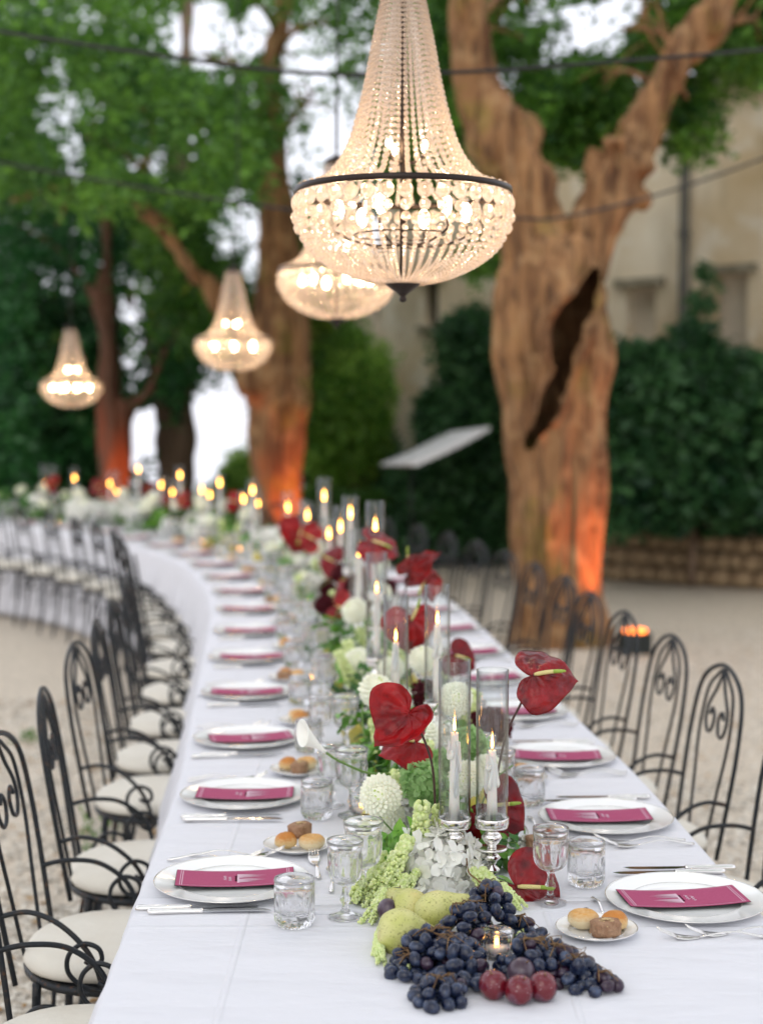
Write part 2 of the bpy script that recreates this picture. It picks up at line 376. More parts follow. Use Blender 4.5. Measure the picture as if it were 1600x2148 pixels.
def fallen():
    V=[];F=[];T_=[]
    for k in range(1250):
        side = rnd.random() < .6
        x, y = (rnd.uniform(-2.6,-.7), rnd.uniform(3,9)) if side else (rnd.uniform(.9,3.6), rnd.uniform(4,12))
        a = rnd.uniform(0,6.28); r = rnd.uniform(.008,.02); b = len(V)
        for dx,dy,dz in ((-1.3,0,.0),(0,-.6,.5),(1.3,0,.2),(0,.6,.4)):
            V.append((x+r*(dx*math.cos(a)-dy*math.sin(a)), y+r*(dx*math.sin(a)+dy*math.cos(a)), .012+r*dz*.5))
        F.append((b,b+1,b+2,b+3)); T_.append(rnd.random())
    m = leafmat('fallen_leaf_mat', (.45,.25,.03), (.22,.10,.02), .2)
    tag(big_mesh('fallen_leaves', V, F, m, tint=T_), 'small yellow fallen leaves scattered over the gravel', 'fallen leaves', kind='stuff')
    V=[];F=[];T_=[]
    for (px,py) in [(205,1760),(62,1550),(205,1725)]:
        c = T(px,py,0)
        for k in range(30):
            x,y = c.x+rnd.gauss(0,.05), c.y+rnd.gauss(0,.09); a = rnd.uniform(0,6.28); h = rnd.uniform(.01,.035); w=.005; b=len(V)
            V += [(x-w*math.cos(a),y-w*math.sin(a),0),(x+w*math.cos(a),y+w*math.sin(a),0),(x+rnd.gauss(0,.012)+w*math.cos(a),y+rnd.gauss(0,.012),h),(x+rnd.gauss(0,.012),y,h*.9)]
            F.append((b,b+1,b+2,b+3)); T_.append(rnd.random())
    tag(big_mesh('weeds', V, F, leafmat('weed_leaf', (.06,.16,.03), (.12,.24,.05)), tint=T_), 'small green weeds growing through the gravel', 'weeds', kind='stuff')
fallen()

# ---------------------------------------------------------------- leaves helper
def leaf_cloud(centers, radii, per, size, flat=1.0, droop=0, shell=False, seed=1):
    """many leaf-sized bent blades in clumps; returns V, F, tint"""
    rs = np.random.RandomState(seed)
    C = np.repeat(np.asarray(centers, float), per, 0); Rr = np.repeat(np.asarray(radii, float), per)
    n = len(C); d = rs.normal(size=(n,3)); d /= np.linalg.norm(d, axis=1)[:,None]
    rad = (rs.uniform(.75,1.0,n) if shell else rs.uniform(0,1,n)**.5)
    pos = C + d*(rad*Rr)[:,None]*np.array([1,1,flat])
    u = rs.normal(size=(n,3)); u[:,2] = u[:,2]*.6 - droop; u /= np.linalg.norm(u, axis=1)[:,None]
    w = rs.normal(size=(n,3)); w -= (w*u).sum(1)[:,None]*u; w /= np.linalg.norm(w, axis=1)[:,None]
    sz = size*rs.uniform(.6,1.35,n)[:,None]
    V = np.empty((n,4,3)); V[:,0]=pos-u*sz*.5; V[:,1]=pos-w*sz*.26+u*sz*.05; V[:,2]=pos+u*sz*.5; V[:,3]=pos+w*sz*.26+u*sz*.05
    F = np.arange(n*4).reshape(n,4)
    tc_ = np.repeat(rs.beta(1.5,1.8,len(centers)), per)
    tint = np.clip(.75*tc_ + .4*(rs.rand(n)-.35), 0, 1)
    return V.reshape(-1,3), F, tint
def cloud_obj(name, clouds, m, parent=None):
    V=[];F=[];Tn=[];b=0
    for v,f,t in clouds: V.append(v); F.append(f+b); Tn.append(t); b+=len(v)
    return big_mesh(name, np.concatenate(V), np.concatenate(F), m, parent, np.concatenate(Tn))

# ---------------------------------------------------------------- villa with recessed windows, on the right
stucco = mat('old_stucco', (.56,.41,.22), .95, col2=(.84,.76,.61), vscale=.8, bump=.5, bscale=12, detail=9, lo=.3, hi=.7)
stucco2 = mat('pale_stucco', (.70,.64,.54), .95, col2=(.34,.27,.18), vscale=1.3, bump=.4, bscale=14, detail=9, lo=.3, hi=.7)
specks(stucco, (.26,.20,.11), 1.6, .52, .74, .6, stretch=(1,1,.35)); specks(stucco, (.80,.75,.64), 2.6, .56, .66, .5)
niche = mat('bricked_window_render', (.58,.51,.41), .95, col2=(.48,.41,.32), vscale=2, bump=.3, bscale=20)
stone = mat('grey_stone', (.30,.27,.20), .9, col2=(.17,.15,.10), vscale=9, bump=.8, bscale=30)
darkin = mat('dark_window_glass', (.02,.022,.02), .2)
pipem = mat('weathered_pipe', (.16,.15,.12), .6, metal=.3, col2=(.10,.10,.09), vscale=8)
Wp = Vector((5.9,14.4,0)); Wq = Vector((.25,19.8,0))       # foot of the long facade
Wd = (Wq-Wp).normalized(); Wn = Vector((-Wd.y, Wd.x, 0)); Wn = Wn if Wn.y < 0 else -Wn; WL = (Wq-Wp).length
Wrot = Matrix((Wd, -Wn, Vector((0,0,1)))).transposed()
def wall_pt(px, py):
    d = ray(px, py); t = (Wp-CAM).dot(Wn)/d.dot(Wn); q = CAM+d*t; return (q-Wp).dot(Wd), q.z
def on_wall(u, z, out=0): return Wp + Wd*u + Wn*out + Vector((0,0,z))
villa = empty('villa', tuple(Wp), label='tall old villa with patchy ochre stucco facade behind the ivy', cat='building')
def vpart(name, mb, m, par=None): 
    o = mb.build(name, m, par or villa, smooth=False)
    if (par or villa) is villa: o.matrix_parent_inverse = Matrix.Translation(-Wp)
    return o
holes = []
def hole(px0, py0, px1, py1):
    a = wall_pt((px0+px1)/2, (py0+py1)/2); l = wall_pt(px0,(py0+py1)/2)[0]; r = wall_pt(px1,(py0+py1)/2)[0]
    zt = wall_pt((px0+px1)/2, py0)[1]; zb = wall_pt((px0+px1)/2, py1)[1]
    holes.append((min(l,r), max(l,r), zb, zt)); return holes[-1]
h1 = hole(1311,602,1374,722); h2 = hole(1492,575,1566,770); h3 = hole(889,588,918,682)
us = sorted({-4.0, WL+.4} | {h[0] for h in holes} | {h[1] for h in holes}); zs = sorted({0.0, 5.2} | {h[2] for h in holes} | {h[3] for h in holes})
wb = MB()
for i in range(len(us)-1):
    for j in range(len(zs)-1):
        uc, zc = (us[i]+us[i+1])/2, (zs[j]+zs[j+1])/2
        if any(h[0]<uc<h[1] and h[2]<zc<h[3] for h in holes): continue
        wb.add([on_wall(us[i],zs[j]),on_wall(us[i+1],zs[j]),on_wall(us[i+1],zs[j+1]),on_wall(us[i],zs[j+1])], [(0,1,2,3)])
for (a,b,c,d) in holes:
    D = -.16
    for q in ([(a,c),(a,d)],[(a,d),(b,d)],[(b,d),(b,c)],[(b,c),(a,c)]):
        (u0,z0),(u1,z1) = q; wb.add([on_wall(u0,z0),on_wall(u1,z1),on_wall(u1,z1,D),on_wall(u0,z0,D)], [(0,1,2,3)])
wb.add([on_wall(-4,5.2),on_wall(WL+.4,5.2),on_wall(WL+.4,5.2,-5),on_wall(-4,5.2,-5)],[(0,1,2,3)])
wb.add([on_wall(WL+.4,0),on_wall(WL+.4,0,-5),on_wall(WL+.4,5.2,-5),on_wall(WL+.4,5.2)],[(0,1,2,3)])
vpart('wall', wb, stucco)
for k, h in enumerate(holes):
    a,b,c,d = h
    fr = vpart('window', MB().add([on_wall(a,c,-.155),on_wall(b,c,-.155),on_wall(b,d,-.155),on_wall(a,d,-.155)], [(0,1,2,3)]), darkin if k == 2 else niche)
    fr['label'] = 'narrow dark window opening' if k == 2 else 'window opening closed up with pale render'
    vpart('window_lintel', MB().box(on_wall((a+b)/2, d+.05, .03), (b-a+.24,.10,.09), Wrot), stone)
    vpart('window_sill', MB().box(on_wall((a+b)/2, c-.035, .03), (b-a+.16,.12,.06), Wrot), stone)
u,z = wall_pt(1443,500); vpart('drainpipe', MB().tube([on_wall(u,zz,.09) for zz in np.linspace(.3,5.15,9)], .055, 10), pipem)
for zz in (1.2,2.4,3.6): vpart('pipe_bracket', MB().lathe([(.055,0),(.075,0),(.075,.05),(.055,.05)],12,on_wall(u,zz,.09)), pipem)
z = wall_pt(1500,560)[1]
vpart('eaves_cornice', MB().box(on_wall(WL/2-1.8, 5.22, .05), (WL+4.4,.34,.16), Wrot), stone)
vpart('plinth', MB().box(on_wall(WL/2-1.8, .35, .05), (WL+4.3,.12,.7), Wrot), stone)
# paler wing of the house between the two trees
w2 = empty('house_wing', (.6,21.5,0), label='pale grey house wing seen between the two big trees', cat='building')
o = MB().box((-.45,2,2.0),(2.5,3,4.0)).build('wall', stucco2, w2, False)
def rel(px,py,Y,base): return P(px,py,Y)-Vector(base)
for (px0,py0,px1,py1) in ((735,600,752,665),(790,600,806,665)):
    a = rel(px0,py1,21.98,(.6,21.5,0)); b = rel(px1,py0,21.98,(.6,21.5,0))
    MB().box(((a.x+b.x)/2,.47,(a.z+b.z)/2),(b.x-a.x,.06,b.z-a.z)).build('window', darkin, w2, False)

# ---------------------------------------------------------------- trees
bark = mat('brown_bark', (.11,.046,.018), .9, col2=(.38,.20,.085), vscale=9, bump=1, bscale=20, bdist=.05, stretch=(1,1,.14), detail=9, lo=.3, hi=.68)
_nt = bark.node_tree; _N=_nt.nodes; _b=_N['Principled BSDF']; _old=_b.inputs['Base Color'].links[0].from_socket
_nz=_N.new('ShaderNodeTexNoise'); _nz.inputs['Scale'].default_value=2.3; _nz.inputs['Detail'].default_value=6
_mr=_N.new('ShaderNodeMapRange'); _mr.inputs[1].default_value=.56; _mr.inputs[2].default_value=.72; _mr.inputs[4].default_value=.8
_mx=_N.new('ShaderNodeMix'); _mx.data_type='RGBA'; _mx.inputs[7].default_value=(.20,.17,.02,1)
_nt.links.new([n for n in _N if n.type=='TEX_COORD'][0].outputs['Object'], _nz.inputs['Vector'])
_nt.links.new(_nz.outputs[0],_mr.inputs[0]); _nt.links.new(_mr.outputs[0],_mx.inputs[0]); _nt.links.new(_old,_mx.inputs[6]); _nt.links.new(_mx.outputs[2],_b.inputs['Base Color'])
specks(bark, (.05,.024,.012), 20, .53, .62, .65, stretch=(1,1,.16)); specks(bark, (.44,.27,.13), 6, .52, .68, .55)
barkg = mat('grey_brown_bark', (.13,.085,.055), .9, col2=(.22,.15,.10), vscale=8, bump=.9, bdist=.05, bscale=18, stretch=(1,1,.2), detail=8)
barkr = mat('reddish_bark', (.13,.055,.03), .9, col2=(.09,.05,.03), vscale=6, bump=.9, bdist=.05, bscale=18, stretch=(1,1,.2), detail=8)
def limb(pts, Yd=None):      # (px, py, Y, width_px) -> points, radii
    return [P(a,b,y) for a,b,y,w in pts], [w/2/scl(y) for a,b,y,w in pts]
def woody(name, limbs, m, parent, voxel=.035, flute=.02, burls=(), groove=None):
    mb = MB()
    for l in limbs:
        p, r = limb(l)
        pts = spline([(*q,) for q in p], 6); rr = []
        for i in range(len(p)-1): rr += [r[i]+(r[i+1]-r[i])*k/6 for k in range(6)]
        rr.append(r[-1]); mb.tube(pts, rr, 14)
    for (px,py,Y,w,sy) in burls: mb.ell(P(px,py,Y), (w/2/scl(Y), w/2/scl(Y), w/2/scl(Y)*sy), 14, 10)
    tmp = mb.build('tmp', m)
    md = tmp.modifiers.new('r','REMESH'); md.mode='VOXEL'; md.voxel_size=voxel
    ms = tmp.modifiers.new('s','SMOOTH'); ms.iterations=3; ms.factor=.5
    dg = bpy.context.evaluated_depsgraph_get(); me = bpy.data.meshes.new_from_object(tmp.evaluated_get(dg))
    bpy.data.objects.remove(tmp)
    n = len(me.vertices); co = np.empty(n*3,np.float32); no = np.empty(n*3,np.float32)
    me.vertices.foreach_get('co',co); me.vertex_normals.foreach_get('vector',no); co=co.reshape(-1,3); no=no.reshape(-1,3)
    kill = set()
    for i in range(n):
        x,y,z_ = map(float, co[i])
        h = noise.noise(Vector((x*10,y*10,z_*1.2)))*flute*1.7 + noise.noise(Vector((x*3.2,y*3.2,z_*1.9+9)))*flute*3.0 + abs(noise.noise(Vector((x*19,y*19,z_*3))))*flute*.6 - (1-abs(noise.noise(Vector((x*7,y*7,z_*.6+4))))*3.5 if abs(noise.noise(Vector((x*7,y*7,z_*.6+4))))<.28 else 0)*flute*2.0
        co[i] += no[i]*h
        if groove and y < groove['yc']:
            best = 9; wd = .1
            for (q, wa), (q2, wb_) in zip(groove['pts'], groove['pts'][1:]):
                vx,vz = q2.x-q.x, q2.z-q.z; t = max(0,min(1,((x-q.x)*vx+(z_-q.z)*vz)/(vx*vx+vz*vz+1e-9)))
                dd = math.hypot(x-q.x-vx*t, z_-q.z-vz*t); ww = wa+(wb_-wa)*t
                if dd/ww < best: best = dd/ww
            if best < .8: kill.add(i)
            if best < 1: dd_ = groove['d']*min(.3,(1-best)*1.4); co[i][1] += dd_; co[i][0] -= .35*dd_; co[i][2] += .15*dd_
            elif best < 1.9: co[i][1] -= .065*math.sin((best-1)/.9*PI)
    me.vertices.foreach_set('co', co.ravel()); me.update()
    if kill:          # the split opens into the hollow inside of the trunk
        import bmesh
        bm = bmesh.new(); bm.from_mesh(me); bm.verts.ensure_lookup_table()
        bmesh.ops.delete(bm, geom=[bm.verts[i] for i in kill], context='VERTS'); 
        bd = [v for v in bm.verts if v.is_boundary]
        for _ in range(8): bmesh.ops.smooth_vert(bm, verts=bd, factor=.5, use_axis_x=True, use_axis_y=True, use_axis_z=True)
        bm.to_mesh(me); bm.free()
    me.polygons.foreach_set('use_smooth',[True]*len(me.polygons)); me.name = name
    return link(bpy.data.objects.new(name, me), parent)

Y1 = 11.2
tree1 = empty('old_tree', label='huge gnarled tree with split hollow trunk and two limbs right of the chandelier', cat='tree')
gp = [(1254,575,.03),(1236,625,.055),(1205,665,.09),(1186,700,.10),(1180,740,.075),(1180,785,.045),(1162,825,.055),(1145,865,.045),(1125,900,.025),(1104,935,.012)]
woody('trunk', [
  [(1170,1420,Y1,260),(1170,1350,Y1,225),(1172,1250,Y1,205),(1172,1120,Y1,205),(1168,1000,Y1,212),(1162,850,Y1,235),(1158,740,Y1,255),(1150,640,Y1,235),(1165,560,Y1,205),(1180,500,Y1,170)],
  [(1150,580,Y1,170),(1125,500,Y1,150),(1105,420,Y1,140),(1065,340,Y1,150),(1030,280,Y1-.05,125),(1000,200,Y1-.1,90),(992,100,Y1-.1,80),(985,-40,Y1-.2,76),(980,-220,Y1-.2,70)],
  [(1215,560,Y1,120),(1245,480,Y1,100),(1275,410,Y1,125),(1305,350,Y1,112),(1338,290,Y1,88),(1375,215,Y1,64),(1430,120,Y1,66),(1490,40,Y1,66),(1530,-40,Y1,62),(1600,-170,Y1,52)],
  [(1155,400,Y1,60),(1150,365,Y1-.05,34),(1158,340,Y1-.08,14)],
  [(1235,360,Y1,60),(1232,330,Y1,44),(1240,300,Y1-.05,30)],
  [(1318,300,Y1,60),(1318,255,Y1,34),(1326,228,Y1,16)]],
  bark, tree1, .023, .022,
  burls=[(1065,620,Y1-.15,70,1.4),(1140,520,Y1-.22,70,1.0),(1215,470,Y1-.15,60,1.0),(1050,250,Y1-.1,90,1.0),(1290,300,Y1-.15,60,.7),(1345,350,Y1-.1,50,.8),(1250,440,Y1-.12,50,.9),(1095,650,Y1-.05,120,1.1),(1100,560,Y1,90,.9),(1310,335,Y1-.02,112,.8),(1330,420,Y1,70,.8),(1075,300,Y1,120,.9),(1230,620,Y1-.08,90,1.3),(1262,385,Y1-.05,84,.8),(1128,1340,Y1-.1,90,1.3),(1225,1335,Y1-.1,80,1.2)],
  groove=dict(pts=[(P(a,b,Y1-.3), w*1.25) for a,b,w in gp], d=.50, yc=Y1))
def twigs(tree, targets, m):
    for (a,b,Ya,wa),(c,d,Yc) in targets:
        p0,p1 = P(a,b,Ya),P(c,d,Yc); mid = p0.lerp(p1,.5)+Vector((rnd.uniform(-.15,.15),rnd.uniform(-.1,.1),rnd.uniform(.05,.25)))
        pts = spline([p0,mid,p1],8); r0 = wa/2/scl(Ya)
        br = MB().tube(pts,[r0*(1-.8*i/16) for i in range(17)],7)
        for k in range(5):
            q_ = pts[5+2*k]; e = q_+Vector((rnd.uniform(-.35,.35),rnd.uniform(-.2,.2),rnd.uniform(-.15,.35))); br.tube(spline([q_,q_.lerp(e,.5)+Vector((0,0,.05)),e],4),[r0*.35*(1-.1*i) for i in range(9)],5)
        br.build('branch', m, tree)
twigs(tree1, [((985,60,Y1-.1,26),(1110,10,11.9)),((1000,180,Y1,20),(1120,90,12.2)),((1430,120,Y1,22),(1300,60,11.8)),((1390,190,Y1,16),(1250,180,12)),((1480,60,Y1,24),(1590,90,11.6)),((975,20,Y1-.1,22),(860,-20,12))], bark)
# small twigs of the big tree
tw = MB()
for l in ([(1440,205,Y1,10),(1400,130,Y1-.2,7),(1355,60,Y1-.4,6),(1345,-20,Y1-.5,4)],[(1430,190,Y1,8),(1395,90,Y1-.1,6),(1375,0,Y1-.1,4)]):
    p,r = limb(l); tw.tube(spline(p,5), [r[0]+(r[-1]-r[0])*i/(5*(len(p)-1)) for i in range(5*(len(p)-1)+1)], 6)
tw.build('twig', bark, tree1)

Y2 = 15.2
tree2 = empty('leaning_tree', label='brown tree with orange lit base behind the middle of the table', cat='tree')
woody('trunk', [
  [(590,1330,Y2,200),(585,1180,Y2,150),(580,1080,Y2,122),(578,980,Y2,118),(580,880,Y2,120),(585,780,Y2,140),(592,680,Y2,126),(585,560,Y2,95),(578,420,Y2,82),(565,260,Y2,66),(575,120,Y2,52),(600,-20,Y2,44),(590,-200,Y2,36)],
  [(560,780,Y2,90),(520,720,Y2,64),(470,640,Y2-.1,50),(410,570,Y2-.2,42),(350,490,Y2-.2,38),(300,440,Y2-.2,38),(262,400,Y2-.2,36),(215,385,Y2-.3,18),(120,395,Y2-.4,13),(0,430,Y2-.5,10)],
  [(270,405,Y2-.2,30),(300,350,Y2-.2,26),(318,300,Y2-.2,20),(300,210,Y2-.2,14),(215,150,Y2-.2,10)],
  [(640,800,Y2,30),(625,720,Y2-.1,50),(615,640,Y2-.05,40)]],
  bark, tree2, .045, .02, burls=[(540,800,Y2-.1,100,1),(620,830,Y2-.1,70,1.2)])
twigs(tree2, [((568,250,Y2,30),(430,120,14.2)),((575,150,Y2,24),(690,40,14.4)),((570,330,Y2,26),(400,260,14)),((300,230,Y2-.2,14),(200,200,14)),((580,60,Y2,22),(460,-20,14)),((566,300,Y2,22),(660,190,14.6)),((300,350,Y2-.2,16),(170,290,14.2)),((262,400,Y2-.2,14),(120,470,14.4))], bark)
Y3 = 19.5
tree3 = empty('slim_tree', label='dull brown straight trunk left of the bright sky gap', cat='tree')
woody('trunk', [[(366,1230,Y3,110),(366,1080,Y3,90),(368,950,Y3,80),(366,830,Y3,88),(362,740,Y3,80),(366,620,Y3,70),(372,480,Y3,60),(380,300,Y3,46),(390,100,Y3,36),(380,-150,Y3,26)],
  [(366,830,Y3,60),(330,770,Y3,30),(300,700,Y3,20),(270,600,Y3,14)]], barkg, tree3, .06, .03)
Y4 = 17.5
tree4 = empty('forked_tree', label='forked tree glowing red at its base at the far left', cat='tree')
woody('trunk', [[(238,1200,Y4,110),(236,1060,Y4,84),(236,960,Y4,70),(236,890,Y4,74),(230,820,Y4,50),(228,740,Y4,46),(226,640,Y4,36),(222,500,Y4,30),(232,300,Y4,24),(225,-100,Y4,20)],
  [(240,900,Y4,66),(265,862,Y4,36),(300,830,Y4,26),(330,790,Y4-.1,22),(350,730,Y4-.2,18),(420,620,Y4-.2,14)],
  [(226,700,Y4,26),(190,610,Y4,16),(120,520,Y4,12),(40,470,Y4,8)]], barkr, tree4, .05, .025)

GAPS = [(430,70,75,85,.95),(385,115,40,30,.9),(500,105,40,35,.85),(455,130,60,50,.6),(540,60,35,55,.9),(600,80,35,35,.9),(640,160,50,50,.8),(685,90,60,50,.5),
 (120,230,55,60,.75),(200,230,50,50,.4),(150,310,30,40,.8),(110,170,40,50,.55),(150,365,30,22,.9),(350,345,60,40,.8),(280,345,22,22,.8),(425,400,30,40,.5),(350,450,50,25,.4),
 (500,430,35,45,.85),(530,475,42,40,.97),(470,500,40,50,.8),(540,560,38,45,.95),(545,600,25,40,.8),(700,230,70,70,.65),(700,320,62,90,.95),(620,350,50,80,.7),(620,430,25,45,.8),
 (320,592,55,30,.7),(85,632,22,22,.8),(140,610,30,30,.7),(275,650,32,35,.95),(330,690,50,60,.5),(290,740,40,60,.75),(300,800,40,40,.55),(302,905,38,55,1.2),(280,950,25,25,.9),(335,860,25,30,.9),
 (455,900,70,95,1.3),(450,970,68,40,1.3),(425,800,35,50,.7),(485,810,32,45,.8),(400,870,20,40,.8),(500,850,20,60,1.1),
 (60,20,60,30,.4),(20,30,30,25,.5),(190,40,80,30,.3),(280,20,40,30,.3),(200,460,40,30,.3),(50,120,30,20,.4),
 (1240,40,60,40,.95),(1300,20,60,40,.95),(1190,95,70,35,.8),(1260,80,60,40,.95),(1140,140,50,30,.6),(1080,30,50,40,.6),(1050,190,20,20,.95),(1080,180,20,20,.6),(1150,20,60,35,.7),(1400,20,30,30,.4),(930,180,20,40,.7),(760,60,40,60,.5),
 (1180,440,16,60,1),(30,300,40,30,.25),(450,270,60,40,.2)]
def gap(px, py):
    g_ = 0
    for a,b,c,d,w in GAPS:
        e = ((px-a)/c)**2+((py-b)/d)**2
        if e < 1.7: g_ = max(g_, w*(1.0 if e < 1 else (1.7-e)/.7))
    return g_
def crown(parent, regs, m, seed, leafsize, per, rad, name='crown', carve=True, amp=1.0, **kw):
    rs = random.Random(seed); C=[]; Rr=[]
    for (x0,y0,x1,y1,d0,d1,n) in regs:
        for k in range(n):
            px,py,Y = rs.uniform(x0,x1), rs.uniform(y0,y1), rs.uniform(d0,d1)
            if carve and rs.random() < gap(px,py)*amp*.97: continue
            q = P(px,py,Y)
            if q.z < .1: continue
            C.append(tuple(q)); Rr.append(rs.uniform(*rad))
    v,f,t = leaf_cloud(C, Rr, per, leafsize, seed=seed, **kw)
    if carve:     # thin twigs end: single leaves that stray into the airy parts of the crown drop out
        c4 = v.reshape(-1,4,3).mean(1)-np.array(CAM); cp,sp = math.cos(PITCH), math.sin(PITCH)
        dep = c4[:,1]*cp-c4[:,2]*sp; hh = c4[:,1]*sp+c4[:,2]*cp
        X = 800+FPX*c4[:,0]/dep; Yp = 1074-FPX*hh/dep; keep = np.ones(len(c4),bool); rr_ = np.random.RandomState(seed+5).rand(len(c4))
        for a,b,c_,d_,w in GAPS:
            e = ((X-a)/c_)**2+((Yp-b)/d_)**2; keep &= ~((e < .8) & (rr_ < (w*.9 if w < 1.15 else 1)*amp))
        v = v.reshape(-1,4,3)[keep].reshape(-1,3); t = t[keep]; f = np.arange(len(v)).reshape(-1,4)
    return cloud_obj(name, [(v,f,t)], m, parent)
lfA = leafmat('tree_leaf', (.010,.062,.010), (.16,.36,.045), .46)
lfB = leafmat('tree_leaf_deep', (.006,.050,.018), (.055,.21,.05), .40)
lfC = leafmat('tree_leaf_bright', (.04,.15,.02), (.34,.56,.10), .55)
lfI = leafmat('ivy_leaf', (.006,.040,.016), (.085,.22,.07), .30)
crown(tree2, [(-80,-80,520,420,11.5,17.5,470),(440,-80,960,420,13.2,17.5,340),(300,380,720,720,15.6,18.5,420),(480,600,660,760,16,18,40)], lfA, 11, .095, 62, (.2,.38))
crown(tree4, [(-80,150,420,1000,17.5,24,760),(-80,950,230,1080,18,23,160)], lfB, 12, .13, 55, (.3,.55))
crown(tree3, [(280,380,560,860,19,25,520),(330,700,420,800,18,21,30)], lfB, 13, .13, 50, (.25,.5))
crown(tree1, [(900,-90,1680,120,11.7,15,520),(1080,100,1300,320,11.9,14.5,300),(1330,60,1560,150,12,14,45),(1540,-60,1680,150,11.4,14,80),(1410,190,1490,310,12,13.2,22),(890,60,980,330,12,15,60)], lfA, 14, .09, 55, (.18,.34))
# unseen leaf clumps added over the table and the camera to block sky light
rsx = np.random.RandomState(50); Cx=[]
for k in range(420):
    x,y = rsx.uniform(-5,5), rsx.uniform(-5,9)
    z0 = 1.72+ (.56*max(y,0)+1.3 if y>2 else 2.6) + rsx.uniform(0,2.2)
    Cx.append((x,y,max(z0,3.9)))
cloud_obj('added_shade_leaves', [leaf_cloud(Cx, [.42]*len(Cx), 62, .11, seed=51)], lfA, tree1)
# bright foliage mass beyond, between the trunks
def bush(name, label, cat, regs, m, seed, size, per, rad, group=None, stem=None, **kw):
    b0 = P((regs[0][0]+regs[0][2])/2, regs[0][3], (regs[0][4]+regs[0][5])/2); b0.z = 0
    o = empty(name, (0,0,0), label=label, cat=cat, group=group)
    crown(o, regs, m, seed, size, per, rad, name='foliage', carve=False, **kw)
    if stem:
        p,r = limb(stem); MB().tube(spline(p,4), [max(r)]*(4*(len(p)-1)+1), 7).build('stem', barkg, o)
    return o
bush('bushy_shrub', 'tall light green shrub between orange trunk and villa wall', 'shrub', [(640,730,790,1000,17.8,19.2,300),(690,760,800,900,17.2,18.5,90),(700,700,760,740,18,18.6,14)], lfC, 21, .10, 60, (.18,.32), stem=[(745,1090,18,20),(740,950,18,16),(750,800,18,10)])
bush('ivy_column', 'dark green rounded ivy column beside the big hollow trunk', 'ivy', [(930,690,1050,1060,16.6,17.4,230),(945,668,1020,720,16.8,17.2,30),(890,840,925,960,17,17.6,34)], lfI, 22, .10, 75, (.16,.26), stem=[(985,1170,17,14),(985,900,17,12),(985,720,17,8)])
bush('ivy_mass', 'wide dark ivy covering the foot of the villa at the right', 'ivy', [(1270,780,1640,1095,14.2,15.4,560),(1280,750,1420,800,14.4,15.2,60),(1430,700,1500,780,14.6,15.2,22),(1520,770,1600,830,14.5,15,26)], lfI, 23, .12, 62, (.17,.32), stem=[(1450,1230,14.8,16),(1455,1000,14.8,12),(1460,760,14.8,8)])
bush('climbing_creeper', 'thin creeper climbing the wall beside the drainpipe', 'creeper', [(1445,560,1500,760,15.0,15.4,26)], lfI, 24, .09, 30, (.08,.14), stem=[(1450,1200,14.9,5),(1465,900,15,5),(1475,600,15.2,4)])
bush('dark_shrub', 'dark shrub under the white awning behind the planters', 'shrub', [(820,980,1060,1160,16.6,17.6,260),(640,930,830,1050,18.4,19.4,120)], lfI, 25, .10, 60, (.16,.28), stem=[(930,1175,17,12),(930,1060,17,9)])
bush('laurel_bush', 'very dark laurel thicket at the far left edge', 'shrub', [(-60,640,210,1100,19,22,420)], lfI, 26, .14, 60, (.3,.5), stem=[(90,1130,20,20),(90,800,20,12)])
bush('garden_shrub', 'low pale green shrub in front of the bright sky gap', 'shrub', [(420,1010,560,1080,21,23,60),(485,960,540,1020,22,24,26)], lfC, 27, .11, 55, (.18,.3), stem=[(470,1150,22,8),(470,1040,22,6)])
bush('hanging_branch', 'dark leafy spray hanging in front of the pale wing', 'branch', [(980,520,1060,570,13,14,14),(880,60,950,300,16,17,50)], lfA, 28, .09, 40, (.15,.25), stem=[(1010,545,13.5,5),(1000,300,13.5,6)])
# clipped hedge
hg = empty('clipped_hedge', label='low clipped box hedge behind the candles beside the orange trunk', cat='hedge')
rs = np.random.RandomState(5); C=[]
a0 = P(640,1030,17.0); a1 = P(838,1030,17.0); zt = a0.z
for k in range(900): C.append((rs.uniform(a0.x,a1.x), rs.uniform(16.8,17.8), rs.uniform(.05,zt-.08)))
for k in range(500): C.append((rs.uniform(a0.x,a1.x), rs.uniform(16.8,17.8), zt-.08))
for k in range(400): C.append((rs.uniform(a0.x,a1.x), 16.85, rs.uniform(.05,zt-.08)))
cloud_obj('foliage', [leaf_cloud(C,[.09]*len(C),14,.05,seed=31)], leafmat('box_leaf',(.03,.10,.012),(.07,.17,.02),.3), hg)
# low wall, well, awning, planters
wallm = mat('rubble_stone', (.36,.26,.15), .95, col2=(.20,.13,.07), vscale=5, bump=.9, bscale=20)
lw = empty('low_rubble_wall', (3.0,14.8,0), label='low brown rubble wall under the ivy along the gravel', cat='wall')
k = 0
for row in range(3):
    t = 0.0
    while t < 6.2:
        w = rnd.uniform(.22,.45); c = Vector((5.0,13.75,0)).lerp(Vector((2.2,15.55,0)), (t+w/2)/6.2*1.0) if t < 6.2 else None
        rot = Matrix.Rotation(math.atan2(1.8,-2.8)+rnd.uniform(-.05,.05), 3, 'Z')
        wpx = w*3.33/6.2
        mb = MB().ell((0,0,0),(wpx*.56,.17,.10),8,6,fn=lambda v: 1/max(.62,max(abs(v.x),abs(v.y),abs(v.z)))*.8)
        ob = mb.build('stone', wallm, lw); ob.location = c - Vector((3.0,14.8,0)) + Vector((0,0,.09+row*.17)); ob.rotation_euler = (rnd.uniform(-.1,.1),rnd.uniform(-.1,.1),rot.to_euler().z)
        t += w
we = empty('stone_well', tuple(T(1345,1212,0)), label='old stone well head with two posts and dark basin at the wall', cat='well')
sc_ = 3200/we.location.y; W_ = 118/sc_
